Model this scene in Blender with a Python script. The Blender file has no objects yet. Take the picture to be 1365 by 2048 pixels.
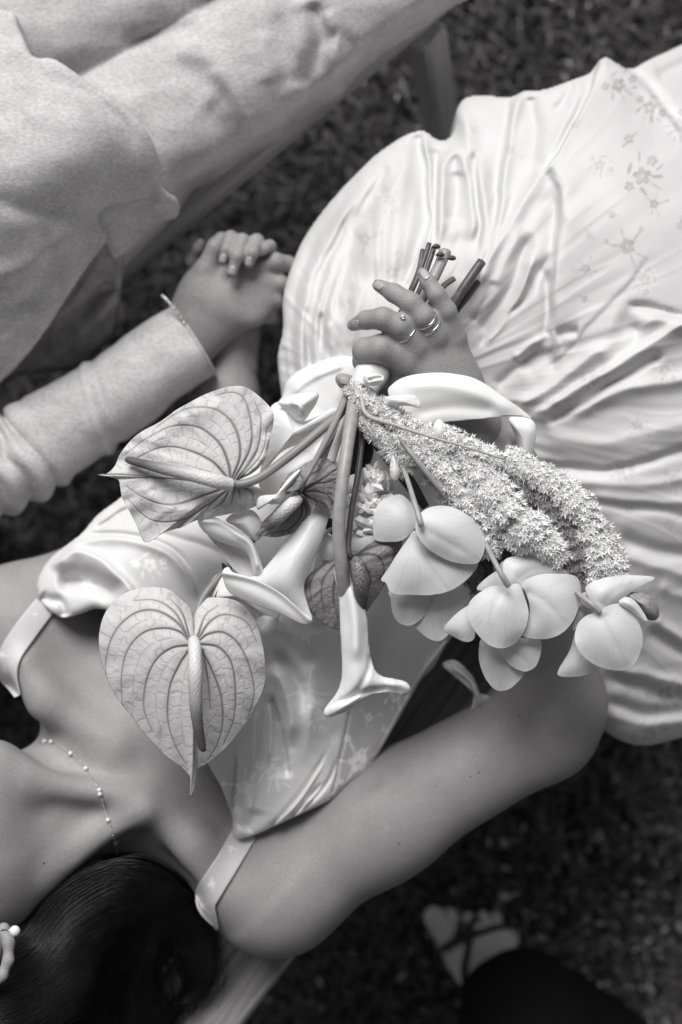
import bpy, math, random
import numpy as np
from mathutils import Vector, Matrix, Euler
from mathutils.bvhtree import BVHTree
rng = np.random.default_rng(7); random.seed(7)
scn = bpy.context.scene
# ------------------------------------------------------------------ camera, sky, sun, exposure
CAM_H = 1.75
cam_d = bpy.data.cameras.new('camera'); cam = bpy.data.objects.new('camera', cam_d)
scn.collection.objects.link(cam); scn.camera = cam
cam.location = (0, 0, CAM_H); cam.rotation_euler = (0, 0, 0)
cam_d.sensor_fit = 'VERTICAL'; cam_d.sensor_height = 36; cam_d.sensor_width = 24; cam_d.lens = 50
cam_d.clip_start = .01; cam_d.clip_end = 200
cam_d.dof.use_dof = True; cam_d.dof.focus_distance = CAM_H-.675; cam_d.dof.aperture_fstop = 2.8
SUN_EL, SUN_AZ = math.radians(44), math.radians(104)   # azimuth counted from +X (100 = up of the picture)
w = bpy.data.worlds.new('World'); scn.world = w; w.use_nodes = True
nt = w.node_tree; nt.nodes.clear()
sky = nt.nodes.new('ShaderNodeTexSky'); sky.sky_type = 'NISHITA'; sky.sun_disc = False
sky.sun_elevation = SUN_EL; sky.sun_rotation = math.radians(90)-SUN_AZ
bw = nt.nodes.new('ShaderNodeRGBToBW'); bg = nt.nodes.new('ShaderNodeBackground'); wo = nt.nodes.new('ShaderNodeOutputWorld')
nt.links.new(sky.outputs[0], bw.inputs[0]); nt.links.new(bw.outputs[0], bg.inputs[0]); nt.links.new(bg.outputs[0], wo.inputs[0])
bg.inputs[1].default_value = 0.062
sd = bpy.data.lights.new('sun', 'SUN'); so = bpy.data.objects.new('sun', sd); scn.collection.objects.link(so)
sd.energy = 3.0; sd.angle = math.radians(34); sd.color = (1, .985, .98)
_d = Vector((math.cos(SUN_EL)*math.cos(SUN_AZ), math.cos(SUN_EL)*math.sin(SUN_AZ), math.sin(SUN_EL)))
so.rotation_euler = _d.to_track_quat('Z', 'Y').to_euler(); so.location = _d*5
scn.view_settings.view_transform = 'Standard'; scn.view_settings.look = 'None'
scn.view_settings.exposure = 0.40; scn.view_settings.gamma = 1; scn.view_settings.use_curve_mapping = False
scn.cycles.max_bounces = 6; scn.cycles.use_denoising = True
scn.cycles.diffuse_bounces = 4; scn.cycles.transparent_max_bounces = 8

# ------------------------------------------------------------------ coordinates: photo pixel at height z -> place
KPX = 50/36*2048
def S(z): return KPX/(CAM_H-np.asarray(z, float))
def P(x, y, z):
    s = S(z); return np.stack(np.broadcast_arrays((np.asarray(x, float)-682.5)/s, (1024-np.asarray(y, float))/s, np.asarray(z, float)), -1)

def cr(pts, n=8, closed=False):
    p = np.asarray(pts, float); N = len(p); out = []
    segs = N if closed else N-1
    for i in range(segs):
        if closed: a, b, c, d = p[(i-1) % N], p[i], p[(i+1) % N], p[(i+2) % N]
        else: a, b, c, d = p[max(i-1, 0)], p[i], p[i+1], p[min(i+2, N-1)]
        if not closed and i == 0: a = 2*b-c
        if not closed and i == N-2: d = 2*c-b
        t = np.linspace(0, 1, n, endpoint=False)[:, None]
        out.append(.5*((2*b)+(-a+c)*t+(2*a-5*b+4*c-d)*t*t+(-a+3*b-3*c+d)*t**3))
    out = np.concatenate(out)
    return out if closed else np.vstack([out, p[-1]])

def resample(p, n, closed=False):
    p = np.asarray(p, float)
    q = np.vstack([p, p[:1]]) if closed else p
    L = np.r_[0, np.cumsum(np.linalg.norm(np.diff(q[:, :2], axis=0), axis=1))]
    t = np.linspace(0, L[-1], n+1)[:-1] if closed else np.linspace(0, L[-1], n)
    return np.stack([np.interp(t, L, q[:, k]) for k in range(q.shape[1])], -1)

# ------------------------------------------------------------------ smooth noise on arrays
def _hash(ix, iy, iz, seed):
    h = (ix.astype(np.int64)*374761393+iy.astype(np.int64)*668265263+iz.astype(np.int64)*2147483647+seed*1274126177) & 0xffffffff
    h = ((h ^ (h >> 13))*1274126177) & 0xffffffff
    return ((h ^ (h >> 16)) & 0xffff)/65535.0
def noise2(x, y, seed=0):
    x = np.asarray(x, float); y = np.asarray(y, float)
    x, y = np.broadcast_arrays(x, y)
    ix = np.floor(x).astype(int); iy = np.floor(y).astype(int); fx = x-ix; fy = y-iy
    fx = fx*fx*fx*(fx*(fx*6-15)+10); fy = fy*fy*fy*(fy*(fy*6-15)+10); z = np.zeros_like(ix)
    a = _hash(ix, iy, z, seed); b = _hash(ix+1, iy, z, seed); c = _hash(ix, iy+1, z, seed); d = _hash(ix+1, iy+1, z, seed)
    return ((a*(1-fx)+b*fx)*(1-fy)+(c*(1-fx)+d*fx)*fy)*2-1
def fbm(x, y, oct=4, seed=0):
    s = 0; a = 1; t = 0
    for o in range(oct): s = s+a*noise2(np.asarray(x)*2**o, np.asarray(y)*2**o, seed+o); t += a; a *= .5
    return s/t

def tps(ctrl, smooth=0.0):
    c = np.asarray(ctrl, float); X = c[:, :2]/500; n = len(c)
    def U(r2): return np.where(r2 > 1e-12, r2*np.log(np.maximum(r2, 1e-12)), 0)
    A = U(((X[:, None]-X[None])**2).sum(-1))+np.eye(n)*smooth
    B = np.c_[np.ones(n), X]
    M = np.block([[A, B], [B.T, np.zeros((3, 3))]])
    w_ = np.linalg.solve(M, np.r_[c[:, 2], 0, 0, 0])
    def f(x, y):
        x = np.asarray(x, float)/500; y = np.asarray(y, float)/500
        r = w_[n]+w_[n+1]*x+w_[n+2]*y
        for i in range(n): r = r+w_[i]*U((x-X[i, 0])**2+(y-X[i, 1])**2)
        return r
    return f

# ------------------------------------------------------------------ objects
LOC = {}
def link(o): scn.collection.objects.link(o)
def thing(name, loc, label, cat, group=None):
    o = bpy.data.objects.new(name, None); link(o); o.location = loc; o.empty_display_size = .05
    LOC[o.name] = Vector(loc); o['label'] = label; o['category'] = cat
    if group: o['group'] = group
    return o
def mesh_obj(name, V, F, mat, parent=None, attrs=None, smooth=True, uv=None, label=None, kind=None, solid=0.0, mats=None, mi=None):
    V = np.asarray(V, float); c = (V.min(0)+V.max(0))/2
    me = bpy.data.meshes.new(name)
    if isinstance(F, np.ndarray):
        n = F.shape[1]; ft = F.reshape(-1).astype(np.int32); ls = np.arange(len(F), dtype=np.int32)*n; lt = np.full(len(F), n, np.int32)
    else:
        lt = np.array([len(f) for f in F], np.int32); ls = np.r_[0, np.cumsum(lt)[:-1]].astype(np.int32); ft = np.concatenate([np.asarray(f) for f in F]).astype(np.int32)
    me.vertices.add(len(V)); me.vertices.foreach_set('co', (V-c).astype(np.float32).ravel())
    me.loops.add(len(ft)); me.loops.foreach_set('vertex_index', ft)
    me.polygons.add(len(lt)); me.polygons.foreach_set('loop_start', ls); me.polygons.foreach_set('loop_total', lt)
    me.polygons.foreach_set('use_smooth', np.full(len(lt), smooth, bool))
    for m in (mats or [mat]): me.materials.append(m)
    if mi is not None: me.polygons.foreach_set('material_index', np.asarray(mi, np.int32))
    me.update(calc_edges=True); me.validate()
    for k, a in (attrs or {}).items():
        at = me.attributes.new(k, 'FLOAT', 'POINT'); at.data.foreach_set('value', np.asarray(a, np.float32).ravel())
    if uv is not None:
        at = me.attributes.new('place', 'FLOAT_VECTOR', 'POINT')
        u = np.zeros((len(V), 3), np.float32); u[:, :uv.shape[1]] = uv; at.data.foreach_set('vector', u.ravel())
    o = bpy.data.objects.new(name, me); link(o); o.location = c; LOC[o.name] = Vector(c)
    if parent:
        o.parent = parent; o.matrix_parent_inverse = Matrix.Translation(-LOC[parent.name])
    if label: o['label'] = label
    if kind: o['kind'] = kind
    if solid:
        md = o.modifiers.new('thickness', 'SOLIDIFY'); md.thickness = solid; md.offset = -1
    return o

def grid_faces(nu, nv, closed_u=False):
    i = np.arange(nu if closed_u else nu-1); j = np.arange(nv-1)
    I, J = np.meshgrid(i, j, indexing='ij'); I2 = (I+1) % nu
    return np.stack([I*nv+J, I2*nv+J, I2*nv+J+1, I*nv+J+1], -1).reshape(-1, 4)

def tube_geo(pts, sides=10, smooth=6, flat=1.0, caps=True, world=False, rfun=None):
    """pts: (px, py, z, r_px) -> tube surface; flat scales the height of the section"""
    p = cr(pts, smooth) if smooth > 1 else np.asarray(pts, float)
    C = P(p[:, 0], p[:, 1], p[:, 2]) if not world else p[:, :3]
    R = p[:, 3]/S(p[:, 2]) if not world else p[:, 3]
    T = np.gradient(C, axis=0); T /= np.linalg.norm(T, axis=1)[:, None]+1e-12
    up = np.tile(np.array([0, 0, 1.0]), (len(C), 1))
    bad = abs(T[:, 2]) > .93
    A = np.cross(up, T); A[bad] = np.cross(np.array([1.0, 0, 0]), T[bad]); A /= np.linalg.norm(A, axis=1)[:, None]
    for i in range(1, len(A)):
        if (A[i]*A[i-1]).sum() < 0: A[i] *= -1
    B = np.cross(T, A)
    th = np.linspace(0, 2*math.pi, sides, endpoint=False)
    L = np.r_[0, np.cumsum(np.linalg.norm(np.diff(C, axis=0), axis=1))]
    rr = R[:, None]*np.ones((1, sides))
    if rfun is not None: rr = rr*rfun(L[:, None], th[None])
    V = C[:, None]+rr[..., None]*(np.cos(th)[None, :, None]*A[:, None]+flat*np.sin(th)[None, :, None]*B[:, None])
    nu = len(C); F = grid_faces(nu, sides)   # along u open, around v
    I = np.arange(nu-1); F = []
    J = np.arange(sides); II, JJ = np.meshgrid(I, J, indexing='ij'); J2 = (JJ+1) % sides
    F = np.stack([II*sides+JJ, II*sides+J2, (II+1)*sides+J2, (II+1)*sides+JJ], -1).reshape(-1, 4)
    V = V.reshape(-1, 3); t = np.repeat(L/max(L[-1], 1e-9), sides); a = np.tile(th, nu)
    if caps:
        k = len(V); V = np.vstack([V, C[0], C[-1]]); t = np.r_[t, 0, 1]; a = np.r_[a, 0, 0]
        j = np.arange(sides); j2 = (j+1) % sides
        F = np.vstack([F, np.stack([np.full(sides, k), j2, j, j], -1)*1, np.stack([np.full(sides, k+1), (nu-1)*sides+j, (nu-1)*sides+j2, (nu-1)*sides+j2], -1)])
    return V, F, t, a, L[-1]
def tri_fix(F):
    F = np.asarray(F); d = F[:, 2] == F[:, 3]
    return [list(f[:3]) for f in F[d]]+[list(f) for f in F[~d]] if d.any() else F
def tube(name, pts, mat, parent, sides=10, smooth=6, flat=1.0, label=None, world=False, caps=True, rfun=None, kind=None):
    V, F, t, a, L = tube_geo(pts, sides, smooth, flat, caps, world, rfun)
    return mesh_obj(name, V, tri_fix(F), mat, parent, attrs={'along': t}, uv=np.stack([t*L, a], -1), label=label, kind=kind)

def join_geo(parts):
    Vs, Fs, n = [], [], 0
    for V, F in parts: Vs.append(V); Fs.append(np.asarray(F)+n); n += len(V)
    return np.vstack(Vs), np.vstack(Fs)

def seg_dist(x, y, poly, want_t=False):
    """distance, param 0..1 and side to an open polyline"""
    best = np.full(x.shape, 1e18); tt = np.zeros(x.shape); side = np.ones(x.shape)
    L = np.r_[0, np.cumsum(np.linalg.norm(np.diff(poly[:, :2], axis=0), axis=1))]
    for i in range(len(poly)-1):
        a = poly[i, :2]; b = poly[i+1, :2]; d = b-a; l2 = (d*d).sum()+1e-12
        h = np.clip(((x-a[0])*d[0]+(y-a[1])*d[1])/l2, 0, 1)
        dx = x-a[0]-h*d[0]; dy = y-a[1]-h*d[1]; q = dx*dx+dy*dy
        m = q < best
        best = np.where(m, q, best); tt = np.where(m, (L[i]+h*(L[i+1]-L[i]))/L[-1], tt)
        side = np.where(m, np.sign(d[0]*(y-a[1])-d[1]*(x-a[0])), side)
    return np.sqrt(best), tt, side

def inside(x, y, poly):
    c = np.zeros(x.shape, bool); n = len(poly)
    for i in range(n):
        x1, y1 = poly[i, :2]; x2, y2 = poly[(i+1) % n, :2]
        if y1 == y2: continue
        c ^= ((y1 > y) != (y2 > y)) & (x < (x2-x1)*(y-y1)/(y2-y1)+x1)
    return c

def fold(x, y, f):
    """f = (points, width_left, width_right, amp, fade_in, fade_out) -> height; side + is to the right of travel on the picture"""
    pts, wl, wr, amp = f[0], f[1], f[2], f[3]; fi = f[4] if len(f) > 4 else .15; fo = f[5] if len(f) > 5 else .15
    poly = cr(pts, 6); m = 3*max(wl, wr)
    out = np.zeros(x.shape)
    sel = (x > poly[:, 0].min()-m) & (x < poly[:, 0].max()+m) & (y > poly[:, 1].min()-m) & (y < poly[:, 1].max()+m)
    if not sel.any(): return out
    d, t, s = seg_dist(x[sel], y[sel], poly)
    w_ = np.where(s > 0, wr, wl); a = .72*np.exp(-(d/w_)**2)+.28*np.exp(-(np.sqrt(d*d+3)-1.7)/w_*1.5)
    a = a*np.clip(3-d/w_, 0, 1)
    e = np.ones_like(t)
    if fi > 0: e *= np.clip(t/fi, 0, 1)**2*(3-2*np.clip(t/fi, 0, 1))
    if fo > 0: q = np.clip((1-t)/fo, 0, 1); e *= q*q*(3-2*q)
    out[sel] = amp*a*e
    return out

def cloth(name, outline, zf, mat, parent, step=4.0, folds=(), edge_w=40, edge_h=.02, drop=.15, margin=10, extra=None, attrs=None, label=None, nsm=6, kind=None, warp=0):
    """a sheet of cloth whose edge follows an outline and hangs down from it"""
    ol = cr(outline, nsm, closed=True); ol = resample(ol, max(60, int(np.linalg.norm(np.diff(ol, axis=0), axis=1).sum()/6)), closed=True)
    M = margin*step
    gx = np.arange(ol[:, 0].min()-M, ol[:, 0].max()+M+step, step); gy = np.arange(ol[:, 1].min()-M, ol[:, 1].max()+M+step, step)
    X, Y = np.meshgrid(gx, gy, indexing='ij'); shp = X.shape; x = X.ravel(); y = Y.ravel()
    ins = inside(x, y, ol)
    oc = np.vstack([ol, ol[:1]])
    best = np.full(x.shape, 1e18); cx = np.zeros_like(x); cy = np.zeros_like(x)
    for i in range(len(ol)):
        a = oc[i]; b = oc[i+1]; d = b-a; l2 = (d*d).sum()+1e-12
        R = 1e9
        h = np.clip(((x-a[0])*d[0]+(y-a[1])*d[1])/l2, 0, 1); qx = a[0]+h*d[0]; qy = a[1]+h*d[1]; q = (x-qx)**2+(y-qy)**2
        m = q < best; best[m] = q[m]; cx[m] = qx[m]; cy[m] = qy[m]
    dist = np.sqrt(best)
    px = np.where(ins, x, cx); py = np.where(ins, y, cy)
    z = zf(px, py)
    wx = px+warp*noise2(px/37, py/37, 5); wy = py+warp*noise2(px/37, py/37, 9)
    for f in folds: z = z+fold(wx, wy, f)
    if extra is not None: z = z+extra(px, py)
    sdm = np.where(ins, dist, 0); u = np.clip(sdm/edge_w, 0, 1)
    z = z-edge_h*(1-np.sqrt(1-(1-u)**2))
    V = P(px, py, z); V[~ins, 2] -= drop*(dist[~ins]/M)
    keep = ins | (dist < M)
    F = grid_faces(shp[0], shp[1]); F = F[keep[F].all(1)][:, ::-1]
    used = np.zeros(len(x), bool); used[F.ravel()] = True; idx = np.cumsum(used)-1
    at = {k: g(px, py)[used] for k, g in (attrs or {}).items()}
    return mesh_obj(name, V[used], idx[F], mat, parent, attrs=at, uv=np.stack([px, py], -1)[used]/100, label=label, kind=kind)

def inflate(ol, c):
    """smooth dome over an outline (a membrane blown up): 0 at the edge, 1 at the top"""
    x0, y0 = ol[:, 0].min(), ol[:, 1].min(); ext = max(np.ptp(ol[:, 0]), np.ptp(ol[:, 1])); st = max(1.2, ext/90)
    gx = np.arange(x0-2*st, ol[:, 0].max()+3*st, st); gy = np.arange(y0-2*st, ol[:, 1].max()+3*st, st); X, Y = np.meshgrid(gx, gy, indexing='ij')
    m = inside(X.ravel(), Y.ravel(), ol[::max(1, len(ol)//160)]).reshape(X.shape).astype(float); u = m*.5; om = 1.9; par = np.indices(m.shape).sum(0) % 2
    for _ in range(150):
        for q in (0, 1):
            a = np.zeros_like(u); a[1:-1, 1:-1] = .25*(u[2:, 1:-1]+u[:-2, 1:-1]+u[1:-1, 2:]+u[1:-1, :-2]+.01)
            u = np.where((par == q) & (m > 0), u+om*(a-u), u)
    u = u/u.max()
    def f(x, y):
        fx = np.clip((x-gx[0])/st, 0, len(gx)-1.001); fy = np.clip((y-gy[0])/st, 0, len(gy)-1.001); i = fx.astype(int); j = fy.astype(int); a = fx-i; b = fy-j
        return np.clip((u[i, j]*(1-a)+u[i+1, j]*a)*(1-b)+(u[i, j+1]*(1-a)+u[i+1, j+1]*a)*b, 0, 1)
    return f

def puffed(name, ol, zc, ze, mat, parent, puff, folds, solid, attrs, label, ripple, rf, seed, tilt):
    ext = max(np.ptp(ol[:, 0]), np.ptp(ol[:, 1])); st = max(1.5, ext/75)
    gx = np.arange(ol[:, 0].min()-2*st, ol[:, 0].max()+3*st, st); gy = np.arange(ol[:, 1].min()-2*st, ol[:, 1].max()+3*st, st)
    X, Y = np.meshgrid(gx, gy, indexing='ij'); x = X.ravel().copy(); y = Y.ravel().copy(); ins = inside(x, y, ol)
    F = grid_faces(*X.shape)[:, ::-1]; F = F[ins[F].any(1)]
    o = ~ins; px, py = x[o], y[o]; best = np.full(px.shape, 1e18); cx = px.copy(); cy = py.copy(); co = np.zeros_like(px); n = len(ol)
    for i in range(n):
        a, b = ol[i], ol[(i+1) % n]; d = b-a; h = np.clip(((px-a[0])*d[0]+(py-a[1])*d[1])/(d[0]**2+d[1]**2+1e-12), 0, 1)
        qx = a[0]+h*d[0]; qy = a[1]+h*d[1]; q = (px-qx)**2+(py-qy)**2; m = q < best; best[m] = q[m]; cx[m] = qx[m]; cy[m] = qy[m]; co[m] = (a[2]+h*d[2])[m]
    x[o] = cx; y[o] = cy
    u = inflate(ol[:, :2], None)(x, y); u[o] = 0
    z = ze+(zc-ze)*u**puff; rim = np.sqrt(1-u)
    for f in folds: z = z+fold(x, y, f)
    if ripple: z = z+ripple*rim**2*fbm(x/52+seed*7.3, y/52+seed*3.1, 1, seed)
    if tilt is not None: z = z-tilt[2]*np.hypot(x-tilt[0], y-tilt[1])
    used = np.zeros(len(x), bool); used[F.ravel()] = True; idx = np.cumsum(used)-1; V = P(x, y, z)[used]
    for _ in range(2):
        acc = np.zeros(len(V)); c_ = np.zeros(len(V)); G_ = idx[F]
        for k in range(4): a_, b_ = G_[:, k], G_[:, (k+1) % 4]; acc += np.bincount(a_, V[b_, 2], len(V))+np.bincount(b_, V[a_, 2], len(V)); c_ += np.bincount(a_, minlength=len(V))+np.bincount(b_, minlength=len(V))
        V[:, 2] = .5*V[:, 2]+.5*acc/c_
    at = {k: g(x, y)[used] for k, g in (attrs or {}).items()}; at['rim'] = rim[used]
    return mesh_obj(name, V, idx[F], mat, parent, attrs=at, uv=(np.stack([x, y], -1)/100)[used], label=label, solid=solid)

def petal(name, outline, center, zc, ze, mat, parent, power=2.0, na=None, nr=26, folds=(), solid=.0006, nsm=6, attrs=None, label=None, ripple=0, rf=5, seed=0, dz=None, extra=None, puff=None, tilt=None):
    """leaf, petal or other thin curved sheet: rays from a centre to the outline. outline points may carry a 3rd value: z offset"""
    o = np.asarray(outline, float)
    if o.shape[1] == 2: o = np.c_[o, np.zeros(len(o))]
    ol = cr(o, nsm, closed=True)
    per = np.linalg.norm(np.diff(ol[:, :2], axis=0), axis=1).sum()
    na = na or int(max(36, per/5)); ol = resample(ol, na, closed=True)
    c = np.array([center[0], center[1]])
    if puff is not None:
        return puffed(name, ol, zc, ze, mat, parent, puff, folds, solid, attrs, label, ripple, rf, seed, tilt)
    s = np.linspace(0, 1, nr+1)[1:]
    XY = c+(ol[:, None, :2]-c)*s[None, :, None]; zo = ol[:, 2][:, None]*s[None]**2
    x = np.r_[XY[..., 0].ravel(), c[0]]; y = np.r_[XY[..., 1].ravel(), c[1]]; sv = np.r_[np.tile(s, na), 0]; zo = np.r_[zo.ravel(), 0]
    z = (zc+(ze-zc)*sv**power if puff is None else ze+(zc-ze)*inflate(ol[:, :2], c)(x, y)**puff)+zo
    for f in folds: z = z+fold(x, y, f)
    if ripple:
        th = np.repeat(np.arange(na)/na*2*math.pi, nr); th = np.r_[th, 0]
        z = z+ripple*sv**3*fbm(np.cos(th)*rf+9, np.sin(th)*rf+sv*1.5+seed*7, 2, seed)
    if extra is not None: z = z+extra(x, y, sv)
    V = P(x, y, z)
    F = [f for f in grid_faces(na, nr, True)[:, ::-1]]
    i = np.arange(na); cen = na*nr
    Fq = grid_faces(na, nr, True)[:, ::-1]
    tri = np.stack([np.full(na, cen), i*nr, ((i+1) % na)*nr], -1)
    # orientation: make normals point up
    a, b, c_ = V[Fq[len(Fq)//2][:3]]
    if np.cross(b-a, c_-a)[2] < 0: Fq = Fq[:, ::-1]
    a, b, c_ = V[tri[0]]
    if np.cross(b-a, c_-a)[2] < 0: tri = tri[:, ::-1]
    at = {k: g(x, y) for k, g in (attrs or {}).items()}; at['rim'] = sv
    return mesh_obj(name, V, [list(t) for t in tri]+Fq.tolist(), mat, parent, attrs=at, uv=np.stack([x, y], -1)/100, label=label, solid=solid)

# ------------------------------------------------------------------ bodies as one smooth surface (signed distances, then surface nets)
class Body:
    def __init__(s, lo, hi, h):
        s.lo = np.array(lo, float); s.h = h; n = np.ceil((np.array(hi)-s.lo)/h).astype(int)+1; s.n = n
        s.F = np.full(n, .05, np.float32)
        s.ax = [s.lo[k]+np.arange(n[k])*h for k in range(3)]
    def _sub(s, lo, hi):
        a = np.clip(np.floor((lo-s.lo)/s.h).astype(int), 0, s.n); b = np.clip(np.ceil((hi-s.lo)/s.h).astype(int)+1, 0, s.n)
        return tuple(slice(a[k], b[k]) for k in range(3))
    def _apply(s, sl, d, k, sub):
        F = s.F[sl]
        if sub:
            d = -d
            if k > 0: h = np.clip(k-abs(F-d), 0, None)/k; s.F[sl] = np.maximum(F, d)+h*h*k*.25
            else: s.F[sl] = np.maximum(F, d)
        else:
            if k > 0: h = np.clip(k-abs(F-d), 0, None)/k; s.F[sl] = np.minimum(F, d)-h*h*k*.25
            else: s.F[sl] = np.minimum(F, d)
    def cone(s, a, b, k=.005, sub=False, fz=1.0):
        """a, b: (px, py, z, r_px)"""
        ra = a[3]/S(a[2]); rb = b[3]/S(b[2]); A = P(*a[:3]); B = P(*b[:3]); m = max(ra, rb)+k+.012
        sl = s._sub(np.minimum(A, B)-m, np.maximum(A, B)+m)
        if any(q.stop <= q.start for q in sl): return
        X, Y, Z = np.meshgrid(s.ax[0][sl[0]], s.ax[1][sl[1]], s.ax[2][sl[2]], indexing='ij', sparse=True)
        D = B-A; l2 = (D*D).sum()+1e-12
        h = np.clip(((X-A[0])*D[0]+(Y-A[1])*D[1]+(Z-A[2])*D[2])/l2, 0, 1)
        qx = X-A[0]-h*D[0]; qy = Y-A[1]-h*D[1]; qz = (Z-A[2]-h*D[2])/fz
        s._apply(sl, np.sqrt(qx*qx+qy*qy+qz*qz)-(ra+(rb-ra)*h), k, sub)
    def chain(s, pts, k=.005, fz=1.0, sub=False):
        for i in range(len(pts)-1): s.cone(pts[i], pts[i+1], k if i == 0 else min(k, .004) if k < .02 else k, sub, fz)
    def ell(s, c, r, k=.01, rot=0, sub=False, rot3=None):
        """c (px,py,z), r metres (3)"""
        C = P(*c); m = max(r)+k+.012; sl = s._sub(C-m, C+m)
        X, Y, Z = np.meshgrid(s.ax[0][sl[0]]-C[0], s.ax[1][sl[1]]-C[1], s.ax[2][sl[2]]-C[2], indexing='ij')
        R = np.array(rot3 if rot3 is not None else Matrix.Rotation(rot, 3, 'Z'))
        x = (X*R[0, 0]+Y*R[1, 0]+Z*R[2, 0]); y = (X*R[0, 1]+Y*R[1, 1]+Z*R[2, 1]); z = (X*R[0, 2]+Y*R[1, 2]+Z*R[2, 2])
        k0 = np.sqrt((x/r[0])**2+(y/r[1])**2+(z/r[2])**2); k1 = np.sqrt((x/r[0]**2)**2+(y/r[1]**2)**2+(z/r[2]**2)**2)+1e-9
        s._apply(sl, k0*(k0-1)/k1, k, sub)
    def mesh(s, smooth=2):
        F = s.F; F[0] = F[-1] = .05; F[:, 0] = F[:, -1] = .05; F[:, :, 0] = F[:, :, -1] = .05
        neg = F < 0; n = F.shape
        c = [F[i:n[0]-1+i, j:n[1]-1+j, k:n[2]-1+k] for i in (0, 1) for j in (0, 1) for k in (0, 1)]
        m = sum((q < 0).astype(np.int8) for q in c); act = (m > 0) & (m < 8)
        I = np.argwhere(act); idx = -np.ones(act.shape, np.int64); idx[act] = np.arange(len(I))
        vals = np.stack([q[act] for q in c], -1); off = np.array([(i, j, k) for i in (0, 1) for j in (0, 1) for k in (0, 1)])
        acc = np.zeros((len(I), 3)); cnt = np.zeros(len(I))
        for a in range(8):
            for b in range(a+1, 8):
                if abs(off[a]-off[b]).sum() != 1: continue
                va, vb = vals[:, a], vals[:, b]; cross = (va < 0) != (vb < 0)
                t = np.where(cross, va/(va-vb+1e-20), 0)
                acc += np.where(cross[:, None], off[a]+(off[b]-off[a])*t[:, None], 0); cnt += cross
        V = s.lo+(I+acc/cnt[:, None])*s.h
        Fs = []
        for ax in range(3):
            u, v = [(1, 2), (2, 0), (0, 1)][ax]
            sl0 = [slice(None)]*3; sl1 = [slice(None)]*3; sl0[ax] = slice(0, -1); sl1[ax] = slice(1, None)
            a = neg[tuple(sl0)]; b = neg[tuple(sl1)]; e = a != b
            E = np.argwhere(e); ok = (E[:, u] > 0) & (E[:, v] > 0) & (E[:, u] < n[u]-1) & (E[:, v] < n[v]-1); E = E[ok]
            fl = a[tuple(E.T)]
            def g(du, dv):
                Q = E.copy(); Q[:, u] -= du; Q[:, v] -= dv; return idx[tuple(Q.T)]
            q = np.stack([g(1, 1), g(0, 1), g(0, 0), g(1, 0)], -1)
            q[~fl] = q[~fl][:, ::-1]; Fs.append(q)
        Fc = np.vstack(Fs)
        for _ in range(smooth):
            A = np.zeros_like(V); N = np.zeros(len(V))
            for k in range(4):
                a_, b_ = Fc[:, k], Fc[:, (k+1) % 4]
                for q in range(3): A[:, q] += np.bincount(a_, V[b_, q], len(V))+np.bincount(b_, V[a_, q], len(V))
                N += np.bincount(a_, minlength=len(V))+np.bincount(b_, minlength=len(V))
            V = V*.5+.5*A/N[:, None]
        return V, Fc

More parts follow.
